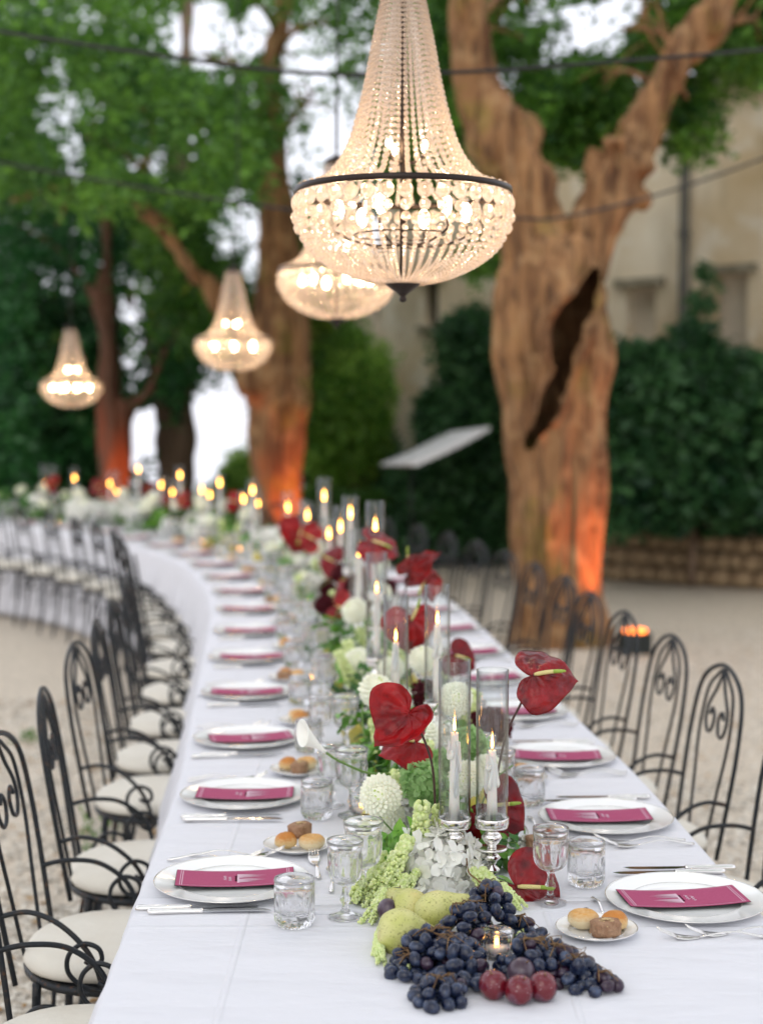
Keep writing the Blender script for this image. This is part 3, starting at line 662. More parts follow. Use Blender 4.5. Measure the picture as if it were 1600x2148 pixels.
for row in range(2):
    for i in range(4):
        MB().box((-W_/2+W_*(i+.5)/4+(.04 if row else 0), 0, .11+row*.21),(W_/4-.015,.5,.195),mi=0).build('stone', stone, we, False)
MB().box((0,0,.475),(W_+.08,.6,.07)).build('coping', stone, we, False)
MB().lathe([(.20,.51),(.24,.60),(.22,.60),(.16,.53),(0,.53)],18).build('basin', darkin, we)
for x in (-.13,.16): MB().tube([(x,0,.51),(x*1.02,0,.8),(x*.98,0,1.02-abs(x-.16)*.3)],[.05,.042,.045],8).build('post', wallm, we)
aw = empty('awning', tuple(P(915,1000,16)), label='slanted white canvas awning in front of the dark ivy', cat='awning')
ab = Vector(aw.location); q = [P(868,972,15.3),P(1026,895,15.5),P(938,905,16.6),P(797,972,16.4)]
canv = mat('white_canvas', (.80,.80,.80), .8)
def awf(u,v):
    a = q[0].lerp(q[1],u); b = q[3].lerp(q[2],u); c = a.lerp(b,v); c.z += -.02*math.sin(u*PI); return c-ab
a_ = MB().grid(awf,12,6); canvo = a_.build('canvas', canv, aw); sm = canvo.modifiers.new('s','SOLIDIFY'); sm.thickness=.03
MB().grid(lambda u,v: awf(u,0)+Vector((0,-.012,-v*(.03+.01*abs(math.sin(u*24))))),48,2).build('valance', canv, aw)
for px in (862,): 
    t_ = P(px,955,16.0)-ab; MB().tube([t_, Vector((t_.x,t_.y,-ab.z))],.014,8).build('post', M['iron'], aw)
terra = mat('terracotta', (.30,.085,.035), .85, col2=(.20,.06,.03), vscale=9)
def planter(name,label,px,py,w,h,m,kind):
    b = T(px,py,0); o = empty(name, tuple(b), label=label, cat='planter'); k = b.y/3200; r = w/2*k; H = h*k
    MB().lathe([(r*.62,0),(r*.7,H*.1),(r*.85,H*.8),(r,H*.84),(r,H),(r*.85,H),(r*.8,H*.85),(0,H*.85)],20).build('pot', m, o)
    return o, b, r, H
p1,b1,r1,H1 = planter('stone_planter','carved stone planter with round topiary beside the hedge',876,1168,58,64,mat('pale_tub_stone',(.33,.27,.17),.9,col2=(.24,.2,.12),vscale=12,bump=.5),0)
C_=[(rnd.gauss(0,.11),rnd.gauss(0,.11),H1+.16+rnd.gauss(0,.09)) for _ in range(40)]
cloud_obj('foliage',[leaf_cloud(C_,[.09]*40,30,.05,seed=41)],lfI,p1)
p2,b2,r2,H2 = planter('terracotta_pot','terracotta pot with russet spreading plant near the hollow tree',1014,1165,52,50,terra,1)
C_=[(rnd.gauss(0,.16),rnd.gauss(0,.12),H2+.12+rnd.gauss(0,.05)) for _ in range(36)]
cloud_obj('foliage',[leaf_cloud(C_,[.09]*36,22,.06,seed=42)],leafmat('russet_leaf',(.10,.05,.02),(.08,.11,.03),.3),p2)
# far land
MB().grid(lambda u,v:(-400+800*u, 34+460*v**1.5, -6-40*math.sin(min(1,v*2.2)*PI/2)+(22*max(0,v-.5)*2*(.8+.2*math.sin(u*19)))),40,14).build('hills', mat('hazed_valley',(.50,.56,.50),.95,col2=(.62,.66,.62),vscale=.02))['kind']='structure'  # distance haze is put into the pale colour of the hills

# ---------------------------------------------------------------- cables and uplights
cabm = mat('black_cable', (.012,.012,.012), .6)
def cable(label, pts, r):
    o = MB().tube(spline(pts,8), r, 6).build('cable', cabm); tag(o, label, 'cable', 'cables strung between the trees'); return o
cable('black cable crossing the top of the scene over the first chandelier', [P(-260,20,7.2),P(0,66,6.9),P(350,118,6.6),P(640,153,6.5),P(950,152,6.5),P(1300,128,6.8),P(1600,104,7.2),P(1900,75,7.6)], .009)
cable('cable running past the big trunk to the villa wall', [P(-200,300,9),P(0,340,9),P(250,385,8.8),P(700,450,8.6),P(1060,457,8.8),P(1180,456,9),P(1400,402,9.6),P(1600,332,10.2),P(1800,250,10.8)], .009)
cable('cable holding the third chandelier between the trunks', [P(497,-300,10.47),P(499,200,10.47),P(500,488,10.47)], .006)
cable('cable holding the farthest chandelier at the left', [P(152,-300,13.35),P(152,300,13.35),P(152,648,13.35)], .006)
cable('cable holding the second chandelier above the table', [P(708,-300,6.76),P(708,100,6.76),P(707,318,6.76)], .005)
orange = (1,.20,.03)
def uplight(px, py, label, target, en, sz=.11, spot=55, blend=.8, Y=None):
    b = T(px, py, 0)
    if Y: b = P(px, 900, Y); b.z = 0
    b = b; o = empty('uplight', tuple(b), label=label, cat='lamp', group='orange uplights at the tree trunks')
    MB().box((0,0,.075),(sz*2,.14,.15)).build('housing', M['black'], o, False)
    MB().lathe([(0,.152),(sz*.72,.152),(sz*.78,.165),(sz*.72,.172),(0,.176)],16).build('lens', emis('orange_lens',(1,.22,.04),5), o)
    MB().tube([(-sz*1.1,0,.02),(-sz*1.1,0,.1),(-sz*1.0,0,.12)],.008,6).build('bracket', M['iron'], o)
    ld = bpy.data.lights.new('uplight_lamp','SPOT'); ld.energy=en; ld.color=orange; ld.spot_size=R(spot); ld.spot_blend=blend; ld.shadow_soft_size=.06
    lo = bpy.data.objects.new('uplight_lamp', ld); link(lo,o); lo.location=(0,0,.22)
    d = Vector(target)-(b+Vector((0,0,.22))); lo.rotation_euler = (-d).to_track_quat('Z','Y').to_euler()
    return o
uplight(1336,1352,'black uplight with glowing orange lens right of the hollow tree base', P(1240,1000,Y1-.3), 70, spot=95, Y=10.72)
uplight(650,1150,'orange uplight at the right of the leaning trunk behind the table', P(608,1030,Y2-.2), 170, Y=14.55, spot=44)
uplight(265,1110,'orange uplight washing the forked trunk red at the far left', P(238,1010,Y4-.2), 200, Y=16.8, spot=36)
# ---------------------------------------------------------------- tables and cloths
wood = mat('table_wood', (.25,.15,.08), .7)
SN = s_at_y(1.75)
def cloth(idx, s0, s1, dz, label):
    base, t0, n0 = path((s0+s1)/2); base = base + Vector((0,0,0))
    dl = s1-s0; nu = max(12, int(dl/.035)); rs = random.Random(idx)
    ph = [rs.uniform(0,6.28) for _ in range(6)]
    endL = idx == 0
    nt_ = 26; drop = [0,.012,.03,.08,.16,.26,.38,.50,.60,.70,.735]
    def prof(s, j):            # j across: left drop, top, right drop
        c, t, n = path(s); nd = len(drop)-1
        if j < nd: side, d, x = 1, drop[nd-j], HW
        elif j <= nd+nt_: side, d, x = 0, 0, HW-(j-nd)/nt_*2*HW
        else: side, d, x = -1, drop[j-nd-nt_], HW
        if side:
            k = min(1, d/.25); fold = k*(.058*math.sin(s*34+ph[0]+.8*math.sin(s*3))+.012*math.sin(s*61+ph[1]))+d*.09
            if d < .03: r = .012; x2 = HW+r*math.sin(d/.03*PI/2); z = -r*(1-math.cos(d/.03*PI/2))
            else: x2 = HW+.012+fold; z = -d
            p = c+n*side*x2; p.z = TZ+z+dz
        else:
            p = c+n*x; p.z = TZ+dz+.0012*noise.noise(Vector((p.x*3,p.y*3,idx)))+.0006*noise.noise(Vector((p.x*11,p.y*5,idx+5)))
            e = min(s-s0, s1-s)
            p.z += .003*math.exp(-(e/.012)**2)
        return p-base
    na = 2*(len(drop)-1)+nt_
    mb = MB().grid(lambda u,v: prof(s0+dl*u, int(round(v*na))), nu, na)
    if endL:     # front drop of the near end
        c,t,n = path(s0)
        def fr(u,v):
            x = HW-2*HW*u; d = v*.73; p = c+n*x-t*(.012+min(1,d/.25)*.03*math.sin(x*21)+d*.05); p.z = TZ-d+dz-.0*v; return p-base
        mb.grid(fr, 40, 10)
    o = mb.build('tablecloth', M['cloth']); o.location = base
    so = o.modifiers.new('s','SOLIDIFY'); so.thickness = .0015; so.offset = -1
    tag(o, label, 'tablecloth', 'white cloths on the long curved table')
    c,t,n = path((s0+s1)/2)
    tb = empty('banquet_table', (c.x,c.y,0), math.atan2(t.y,t.x), 'wooden trestle table hidden under '+label, 'table', 'tables under the white cloths')
    L_ = dl*.93
    MB().box((0,0,TZ-.045),(L_,1.04,.05)).build('tabletop', wood, tb, False)
    for a in (-1,1):
        for b in (-1,1): MB().box((a*(L_/2-.12),b*.42,(TZ-.07)/2),(.06,.06,TZ-.07)).build('leg', wood, tb, False)
cuts = [SN, s_at_y(2.9), s_at_y(5.15), s_at_y(7.4), s_at_y(9.3), s_at_y(11), s_at_y(12.6), s_at_y(13.9), S_END+.4]
cl_lab = ['white cloth on the nearest table under the grapes and plums','white cloth beneath the first three place settings','white cloth of the table before the curve begins','white cloth where the long table starts to bend left','white pleated cloth on the bend of the table','white pleated cloth past the bend beneath many candles','white cloth on the far curve of the table','white cloth at the farthest end of the curved table']
for i in range(len(cuts)-1): cloth(i, cuts[i]-(.05 if i else 0), cuts[i+1]+.0, [.0022,0,.0022,0,.0022,0,.0022,0][i], cl_lab[i])
ZT = TZ+.0030     # top surface

# ---------------------------------------------------------------- chair
def make_chair():
    t = empty('iron_chair', label='x', cat='chair', group='black wrought iron chairs set along the table'); I = M['iron']
    def back(w, z):   # raked back plane: returns point at half width w, height z
        return Vector((w, -.195-.085*max(0,(z-.44))/.53, z))
    out = [(-.19,.10),(-.178,.44),(-.195,.62),(-.198,.76),(-.175,.88),(-.11,.94),(0,.967),(.11,.94),(.175,.88),(.198,.76),(.195,.62),(.178,.44)]
    MB().tube(spline([back(a,b) for a,b in out[1:]],6), .0068, 8).build('back_frame', I, t)
    MB().tube(spline([back(a,b) for a,b in [(-.07,.44),(-.10,.62),(-.122,.76),(-.105,.88),(-.05,.93),(0,.955),(.05,.93),(.105,.88),(.122,.76),(.10,.62),(.07,.44)]],6), .0050, 8).build('inner_arch', I, t)
    for s in (-1,1):
        pts = [(0,.952),(.012,.93),(.038,.89),(.076,.845),(.084,.80),(.062,.765),(.030,.772),(.018,.81),(.040,.835),(.056,.815)]
        MB().tube(spline([back(a*s,b) for a,b in pts],6), .0050, 7).build('back_scroll', I, t)
        arm = [(.192*s,-.222,.60),(.195*s,-.16,.612),(.222*s,-.09,.598),(.238*s,-.03,.553),(.236*s,.0,.50),(.222*s,.01,.446)]
        a = MB().tube(spline(arm,7), .0062, 8).build('armrest', I, t)
        sc = [(.222*s,.015,.444),(.232*s,-.03,.458),(.238*s,-.062,.492),(.24*s,-.06,.532),(.24*s,-.03,.557),(.24*s,.004,.548),(.239*s,.012,.522),(.238*s,-.006,.508),(.237*s,-.026,.518)]
        MB().tube(spline(sc,7), .0056, 8).build('arm_scroll', I, a)
        lg = MB().tube(spline([(.15*s,.16,.44),(.165*s,.175,.22),(.175*s,.185,.004)],5), .0095, 8).build('leg', I, t)
        lb = MB().tube(spline([(.165*s,-.15,.44),(.175*s,-.16,.22),(.185*s,-.20,.004)],5), .0105, 8).build('leg', I, t)
        br = [(.188*s,-.20,.22),(.195*s,-.195,.30),(.20*s,-.175,.365),(.205*s,-.135,.40),(.205*s,-.085,.392),(.205*s,-.058,.352),(.205*s,-.07,.315),(.205*s,-.10,.305),(.205*s,-.122,.325)]
        MB().tube(spline(br,6), .0060, 7).build('scroll_bracket', I, lb)
    ring = [(.215*math.cos(a)*1.02, .205*math.sin(a), .44) for a in np.linspace(0,2*PI,28,endpoint=False)]
    MB().tube(ring, .0105, 8, closed=True).build('seat_frame', I, t)
    MB().lathe([(0,.436),(.2,.436),(.205,.441),(0,.444)],28).build('seat_plate', I, t)
    def cm(a,z,r): return 1+.03*math.cos(4*a)*-1
    MB().lathe([(0,.448),(.19,.447),(.212,.455),(.219,.468),(.213,.482),(.19,.493),(.12,.499),(.05,.497),(0,.496)],36,mod=cm).build('seat_cushion', M['cushion'], t)
    return t
chair = make_chair()

# ---------------------------------------------------------------- tableware prototypes
def make_plate(name, cat, r, cmat=None):
    o = MB().lathe([(0,.0045),(r*.60,.0045),(r*.66,.0065),(r*.70,.010),(r*.98,.0150),(r,.0162),(r*.995,.0140),(r*.7,.007),(r*.62,.002),(r*.58,.0),(r*.55,.002),(0,.003)],72).build(name, M['china'])
    o['category']=cat
    MB().tube([(r*1.0*math.cos(a),r*1.0*math.sin(a),.0157) for a in np.linspace(0,2*PI,72,endpoint=False)], .00095, 6, closed=True).build('silver_rim', M['silver'], o)
    MB().tube([(r*.685*math.cos(a),r*.685*math.sin(a),.0098) for a in np.linspace(0,2*PI,60,endpoint=False)], .00055, 5, closed=True).build('silver_line', M['silver'], o)
    return o
plate = make_plate('dinner_plate','plate',.155); bplate = make_plate('bread_plate','plate',.074)
def make_card():
    L_, W_ = .236,.104
    def z(u): return .0170+.0*u - .0060*(1-(u/(L_/2))**2)
    def strip(u0,u1,v0,v1,dz,n=14): return lambda a,b: Vector((u0+(u1-u0)*a, v0+(v1-v0)*b, z(u0+(u1-u0)*a)+dz))
    o = MB().grid(strip(-L_/2,L_/2,-W_/2,W_/2,.0009),16,1).build('menu_card', M['burg']); o['category']='menu card'
    MB().grid(strip(-L_/2-.001,L_/2+.001,-W_/2-.0015,W_/2+.0012,.0),16,1).build('card_backing', M['black'], o)
    pb = MB()
    for (a,b) in ((-L_/2+.008,-L_/2+.0092),(-L_/2+.012,-L_/2+.0135)):
        pb.grid(strip(a,b,-W_/2+.006,W_/2-.006,.0013),1,1); pb.grid(strip(-b,-a,-W_/2+.006,W_/2-.006,.0013),1,1)
    for v in (-W_/2+.005, W_/2-.0058): pb.grid(strip(-L_/2+.008,L_/2-.008,v,v+.0009,.0013),14,1)
    pb.build('printed_border', M['print'], o)
    em = MB()       # towers point to +x (up for the diner)
    def tri(x0,x1,y,w):
        em.add([(x0,(y-w)*1.45,z(x0)+.0014),(x1,y*1.3,z(x1)+.0014),(x0,(y+w)*1.45,z(x0)+.0014)],[(0,1,2)])
    for y,h,w in ((-.016,.040,.0022),(-.0105,.055,.0026),(-.005,.046,.0022),(.005,.046,.0022),(.0105,.055,.0026),(.016,.038,.0022)): tri(.008,.008+h,y,w)
    for y in (-.013,.013,0): em.lathe([(.0028,0),(.0052,0)],12,(.004,y,z(.004)+.0014))
    em.box((.0065,0,z(.006)+.0011),(.004,.054,.0006))
    em.build('printed_emblem', M['print'], o, False)
    le = MB()
    for row,(x,a,b) in enumerate(((-.010,-.016,.010),(-.020,-.010,.017))):
        pts=[]
        for i in range(60):
            q=i/59; y=a+(b-a)*q+.0009*math.cos(q*55); xx=x+.0022*math.sin(q*48)+.0016*math.sin(q*19+1); pts.append((xx,y,z(xx)+.0014))
        le.tube(pts,.00042,4)
    le.build('script_lettering', M['print'], o)
    return o
card = make_card()
def make_knife(L_=.235):
    o = empty('table_knife', cat='knife'); hl=L_*.45
    def hm(a,z,r): return 1
    hv = MB(); n=12; prof=[(.0,.0045,.003),(.003,.0085,.0055),(.012,.0095,.006),(.03,.0078,.0052),(hl*.7,.0062,.0048),(hl*.92,.0052,.0045),(hl*.97,.0066,.005),(hl,.005,.0042)]
    vs_=[(x,w*math.cos(2*PI*k/n),.0062+h*math.sin(2*PI*k/n)) for x,w,h in prof for k in range(n)]
    fs=[(i*n+k,i*n+(k+1)%n,(i+1)*n+(k+1)%n,(i+1)*n+k) for i in range(len(prof)-1) for k in range(n)]+[tuple(range(n-1,-1,-1))]
    hv.add(vs_,fs)
    for sgn in (-1,0,1): hv.tube([(.008,sgn*.004,.0118-.0012*abs(sgn)),(hl*.8,sgn*.0026,.0104-.0008*abs(sgn))],.0007,5)
    hv.build('handle', M['silver'], o)
    bw=MB(); seg=[(hl,.0050),(hl+.004,.0062),(hl+.02,.0095),(hl+.05,.0105),(L_-.03,.0105),(L_-.012,.0085),(L_,.002)]
    vs_=[]; 
    for x,w in seg: vs_ += [(x,-.0052,.0072),(x,-.0052+w*1.6,.0066),(x,-.0052,.0058)]
    fs=[]
    for i in range(len(seg)-1):
        for k in range(3): fs.append((i*3+k,i*3+(k+1)%3,(i+1)*3+(k+1)%3,(i+1)*3+k))
    fs += [(2,1,0),tuple((len(seg)-1)*3+k for k in range(3))]
    bw.add(vs_,fs).build('blade', M['steel'], o, False); return o
def fz(x, L_): # fork side profile
    q=x/L_; return .004+ (.010*math.sin(PI*min(1,q/.68))**2 if q<.68 else .0) + (.018*((q-.72)/.28)**2 if q>.72 else 0) - (.0 if q<.6 else 0)
def make_fork(L_=.205, name='table_fork'):
    o = empty(name, cat='fork'); hx=L_*.62
    pts=[(x,0,fz(x,L_)) for x in np.linspace(0,hx,16)]
    mb=MB().tube(pts,[ .0065-.0040*min(1,i/9) if i>1 else .005+.001*i for i in range(16)],8,flat=.45)
    # tube "flat" squeezes the w axis; keep it simple and wide in y
    hb=MB()
    def sh(u,v): x=hx+.045*u; w=.0028+.0095*math.sin(min(1,u*1.3)*PI/2); return Vector((x,(v-.5)*2*w,fz(x,L_)-.001*(1-(2*v-1)**2)))
    mb.build('handle', M['silver'], o)
    hb.grid(sh,8,4)
    ho=hb.build('fork_head', M['silver'], o); md=ho.modifiers.new('s','SOLIDIFY'); md.thickness=.0016
    tb=MB()
    for k in range(4):
        y=(k-1.5)*.0062; tb.tube([(hx+.043+ (L_-hx-.043)*q, y*(1-.06*q), fz(hx+.043+(L_-hx-.043)*q,L_)) for q in (0,.25,.5,.75,1)],[.0015,.0014,.0013,.0011,.0006],6)
    tb.build('tines', M['silver'], o); return o
def make_spoon(L_=.17):
    o = empty('dessert_spoon', cat='spoon'); hx=L_*.68
    MB().tube([(x,0,.004+.008*math.sin(PI*x/hx*.9)) for x in np.linspace(0,hx,14)],[.0055-.0032*min(1,i/8) for i in range(14)],8,flat=.5).build('handle',M['silver'],o)
    def b(u,v):
        x=hx+(L_-hx)*u; w=.0165*math.sqrt(max(0,1-(2*u-1)**2)); yy=(2*v-1)*w
        return Vector((x,yy,.0075-.007*max(0,1-(2*u-1)**2)*(1-(2*v-1)**2)))
    bo=MB().grid(b,14,8).build('bowl',M['silver'],o); md=bo.modifiers.new('s','SOLIDIFY'); md.thickness=.0012; return o
knife=make_knife(); fork=make_fork(); dfork=make_fork(.155,'dessert_fork'); spoon=make_spoon()
def make_tumbler():
    def mo(a,z,r):
        q=1.0
        if z<.068: q -= .13*max(0,math.cos(7*a))**2*math.exp(-((z-.035)/.016)**2) + .10*max(0,math.cos(7*a+PI))**3*math.exp(-((z-.056)/.009)**2)
        if z<.012: q -= .11*(.5+.5*math.cos(14*a))
        return q
    n=56; R0=.0385
    outp=[(0,.003),(.012,.004),(.020,.002),(.028,.0),(.033,.003),(.0355,.008)]+[(R0-.0005,z) for z in (.013,.018,.023,.028,.033,.038,.043,.048,.053,.058,.063,.068,.075,.082,.0885)]+[(R0-.0008,.090),(R0-.0022,.0905),(R0-.0034,.0895)]
    inn=[(R0-.0040,.078),(R0-.0062,.06),(R0-.0080,.045),(R0-.0085,.032),(R0-.011,.025),(.018,.0225),(0,.022)]
    mb=MB().lathe(outp,n,mod=mo); mb2=MB().lathe(inn,n)
    k=len(outp); mb.v += mb2.v; b=k*n
    for kk in range(n): mb.f.append(((k-1)*n+kk,(k-1)*n+(kk+1)%n,b+(kk+1)%n,b+kk)); 
    mb.f += [tuple(i+b for i in f) for f in mb2.f]; mb.m=[0]*len(mb.f)
    o=mb.build('glass_tumbler',M['glass']); o['category']='tumbler'; return o
def make_goblet(H=.162, r=.0385):
    nf=10
    def mo(a,z,rr):
        t=z/H
        if .50<t<.80: return 1-.12*abs(math.cos(nf/2*a))**1.5*math.sin((t-.5)/.3*PI)**.5
        if t>=.80 and t<.9: return 1-.06*abs(math.cos(nf/2*a+.3))
        if .14<t<.42: return 1-.14*(.5+.5*math.cos(6*a))
        if t<=.06 and rr>.015: return 1-.02*(.5+.5*math.cos(12*a))
        return 1
    h=H
    outp=[(0,.004),(.012,.0035),(.026,.0012),(.032,.0),(.0335,.0018),(.031,.0042),(.020,.0075),(.010,.012),(.0068,.018),(.0062,.024),(.0085,.030),(.0115,.036),(.0085,.042),(.0066,.048),(.0062,.056),(.0078,.062),(.011,.066)]
    outp+=[(r*.52,h*.45),(r*.72,h*.48),(r*.86,h*.52),(r*.94,h*.57),(r*.975,h*.62),(r*.99,h*.68),(r*1.0,h*.74),(r*1.0,h*.79),(r*.965,h*.81),(r*.975,h*.86),(r*1.0,h*.92),(r*1.02,h*.985),(r*1.01,h),(r*.965,h*.998)]
    inn=[(r*.94,h*.92),(r*.87,h*.82),(r*.82,h*.72),(r*.78,h*.62),(r*.66,h*.55),(r*.5,h*.50),(r*.2,h*.485),(0,h*.482)]
    n=60; mb=MB().lathe(outp,n,mod=mo); mb2=MB().lathe(inn,n); k=len(outp); b=k*n; mb.v+=mb2.v
    for kk in range(n): mb.f.append(((k-1)*n+kk,(k-1)*n+(kk+1)%n,b+(kk+1)%n,b+kk))
    mb.f += [tuple(i+b for i in f) for f in mb2.f]; mb.m=[0]*len(mb.f)
    o=mb.build('glass_goblet',M['glass']); o['category']='goblet'; return o
tumbler=make_tumbler(); goblet=make_goblet(); wineglass=make_goblet(.150,.0345)
def breadmat(name,bottom,top,lo,hi,sc_=8):
    m=mat(name,bottom,.6,bump=.25,bscale=90); nt=m.node_tree; N=nt.nodes; b=N['Principled BSDF']
    tc=[n for n in N if n.type=='TEX_COORD'][0]; sp=N.new('ShaderNodeSeparateXYZ'); nt.links.new(tc.outputs['Generated'],sp.inputs[0])
    nz=N.new('ShaderNodeTexNoise'); nz.inputs['Scale'].default_value=sc_; nt.links.new(tc.outputs['Generated'],nz.inputs['Vector'])
    ad=N.new('ShaderNodeMath'); ad.operation='MULTIPLY_ADD'; ad.inputs[1].default_value=.5; nt.links.new(nz.outputs[0],ad.inputs[0]); nt.links.new(sp.outputs['Z'],ad.inputs[2])
    mr=N.new('ShaderNodeMapRange'); mr.inputs[1].default_value=lo; mr.inputs[2].default_value=hi; nt.links.new(ad.outputs[0],mr.inputs[0])
    mx=N.new('ShaderNodeMix'); mx.data_type='RGBA'; mx.inputs[6].default_value=(*bottom,1); mx.inputs[7].default_value=(*top,1)
    nt.links.new(mr.outputs[0],mx.inputs[0]); nt.links.new(mx.outputs[2],b.inputs['Base Color']); return m
bmW=breadmat('pale_crust',(.74,.62,.40),(.62,.32,.08),.75,1.25); bmG=breadmat('golden_crust',(.70,.50,.24),(.52,.20,.035),.65,1.05); bmB=mat('wholegrain_crumb',(.30,.16,.09),.85,col2=(.42,.26,.16),vscale=60,bump=.9,bscale=110)
def make_roll(kind):
    if kind=='bagel': 
        o=MB().ell((0,0,.017),(.029,.027,.019),20,14,fn=lambda v:1-(.30*max(0,v.z)**6)+.05*noise.noise(v*2)).build('bread_roll',bmW)
        for v in o.data.vertices:
            d=math.hypot(v.co.x,v.co.y); 
            if v.co.z>.02: v.co.z-=.010*math.exp(-(d/.008)**2)
    elif kind=='gold': o=MB().ell((0,0,.016),(.025,.025,.019),18,12,fn=lambda v:1-(.12 if v.z<-.5 else 0)+.09*noise.noise(v*1.7)).build('bread_roll',bmG)
    else: o=MB().ell((0,0,.015),(.031,.022,.017),20,12,fn=lambda v:(1/max(.7,max(abs(v.x),abs(v.y),abs(v.z)))*.82)*(1+.06*noise.noise(v*3))).build('bread_roll',bmB)
    o['category']='bread roll'
    if kind!='bagel':
        sb=MB(); rs=random.Random(4)
        for i in range(44 if kind=='brown' else 60):
            a=rs.uniform(0,6.28); q=rs.uniform(0,.9); rx,ry,rz,cz=((.031,.022,.017,.015) if kind=='brown' else (.025,.025,.019,.016))
            x,y=q*math.cos(a),q*math.sin(a); zz=math.sqrt(max(0,1-q*q)); s_=.0022 if kind=='brown' else .0011
            kk=.98 if kind=='brown' else 1.0
            sb.ell((x*rx*.92,y*ry*.92,cz+zz*rz*kk),(s_,s_*.6,s_*.45),5,4,rot=Matrix.Rotation(rs.uniform(0,3),3,'Z'))
        s_=sb.build('seeds',mat('oat_seed' if kind=='brown' else 'sesame_seed',(.62,.46,.24) if kind=='brown' else (.55,.36,.17),.7),o); s_['kind']='stuff'
    return o
rolls=[make_roll('bagel'),make_roll('gold'),make_roll('brown')]

# ---------------------------------------------------------------- place settings along both sides
def near(i): return ORD[i+1]
def setting(side, i, s, jit, full=True, pos=None):
    c,t,n = path(s); sidew = 'left' if side>0 else 'right'
    which = f'{near(i)} {sidew} place setting'
    base = pos or (c + n*side*(HW-.165)); base = Vector((base.x,base.y,ZT))
    f = -n*side; f = f.normalized(); r = Vector((f.y,-f.x,0))       # forward to the middle, diner's right
    ang = math.atan2(f.y,f.x); J = lambda a: rnd.uniform(-a,a)*jit
    W = lambda fx, rx, z=0: base+f*fx+r*rx+Vector((0,0,z))
    place(plate, W(0,0), (0,0,ang+J(.2)), 1, f'white silver-rimmed dinner plate at the {which}', 'dinner plates')
    place(card, W(.004+J(.012),J(.008),.0), (0,0,ang+J(.13)), 1, f'burgundy printed menu card on the plate at the {which}', 'menu cards on the plates')
    if i==0 and side>0: K=[(-.175,.150,.02),(-.150,.172,.0)]; 
    else: K=[(-.13+J(.02),.178,J(.05)),(-.14+J(.02),.203,J(.05))]
    for q,(a,b,d) in enumerate(K):
        if side<0 and i==0: b += .01
        place(knife, W(a,b), (0,0,ang+d), 1, f'silver table knife {"nearer the plate" if q==0 else "farther from the plate"} at the {which}', 'table knives')
    for q in range(2):
        place(fork, W(-.145+J(.015)+.03*q*(1 if i==0 else 0),-.172-.030*q,.0), (0,0,ang+J(.05)+(.10 if side<0 and i==0 and q==0 else 0)), 1, f'silver fork {"nearer the plate" if q==0 else "farther from the plate"} at the {which}', 'table forks')
    if i<9:
        b_=.178 if i==0 and side>0 else .205
        place(dfork, W(.175,-.03 if side>0 else .035), (0,0,ang-PI/2+J(.1)+(PI if side>0 else PI)), 1, f'small dessert fork lying above the plate at the {which}', 'dessert forks')
        place(spoon, W(.200,.06 if side>0 else -.03), (0,0,ang+PI/2+J(.1)), 1, f'small dessert spoon lying above the plate at the {which}', 'dessert spoons')
    tpos = (.137,.195) if side>0 else (.172,.128)
    if i: tpos=(.16+J(.02),.165+J(.02))
    if i==0 and side>0: tpos=(.130,.245)
    place(tumbler, W(*tpos), (0,0,rnd.uniform(0,6)), 1, f'short cut glass tumbler at the {which}', 'glass tumblers')
    g1 = (.225,.205) if side>0 else (.262,-.005+.02)
    g2 = (.262,.115) if side>0 else (.30,.13)
    if i: g1=(.225+J(.02),.10+J(.03)); g2=(.262+J(.02),.185+J(.03))
    place(wineglass, W(*g1), (0,0,rnd.uniform(0,6)), 1, f'{"shorter" } cut glass goblet at the {which}', 'glass goblets')
    if not (i==0 and side<0): place(goblet, W(*g2), (0,0,rnd.uniform(0,6)), 1, f'{"taller"} cut glass goblet at the {which}', 'glass goblets')
    bp = (.13,-.245) if side>0 else (.205,-.165)
    if i: bp=(.15+J(.02),-.235+J(.02))
    bpos = W(*bp); place(bplate, bpos, (0,0,0), 1, f'small white bread plate at the {which}', 'bread plates')
    if side<0 and i==0: rp=[(0,-.022,.018,.0,0),(1,.034,.006,.0,0),(2,.012,-.030,.0,.2)]
    elif i==0: rp=[(1,-.024,-.012,0,.5),(2,.004,.012,.018,.9),(0,.032,-.022,0,0)]
    else:
        a=rnd.uniform(0,6.28); rp=[(k,.028*math.cos(a+k*2.1),.028*math.sin(a+k*2.1),0,rnd.uniform(0,3)) for k in range(3)]
    names=['pale ring-shaped bread roll','golden sesame bread roll','brown seeded bread roll']
    if i<12 :
        for k,x,y,z,a in rp:
            place(rolls[k], bpos+Vector((x,y,.008+z)), (0,0,a), 1, f'{names[k]} on the bread plate at the {which}', 'bread rolls')
def dpos(y): return s_at_y(y)
Ls=[s_at_y(v) for v in (3.02,3.73,4.40,5.12,5.85,6.55)]; Rs=[s_at_y(v) for v in (2.90,3.48,4.10,4.72,5.32,5.90,6.55)]
while Ls[-1] < S_END-.5: Ls.append(Ls[-1]+ (.74 if Ls[-1]<11 else .70))
while Rs[-1] < S_END-.5: Rs.append(Rs[-1]+ .62)
for i,s in enumerate(Ls): setting(1,i,s,1.0, pos=Vector((-.302,3.02,0)) if i==0 else None)
for i,s in enumerate(Rs): setting(-1,i,s,1.0, pos=Vector((.590,2.905,0)) if i==0 else None)
nch=0
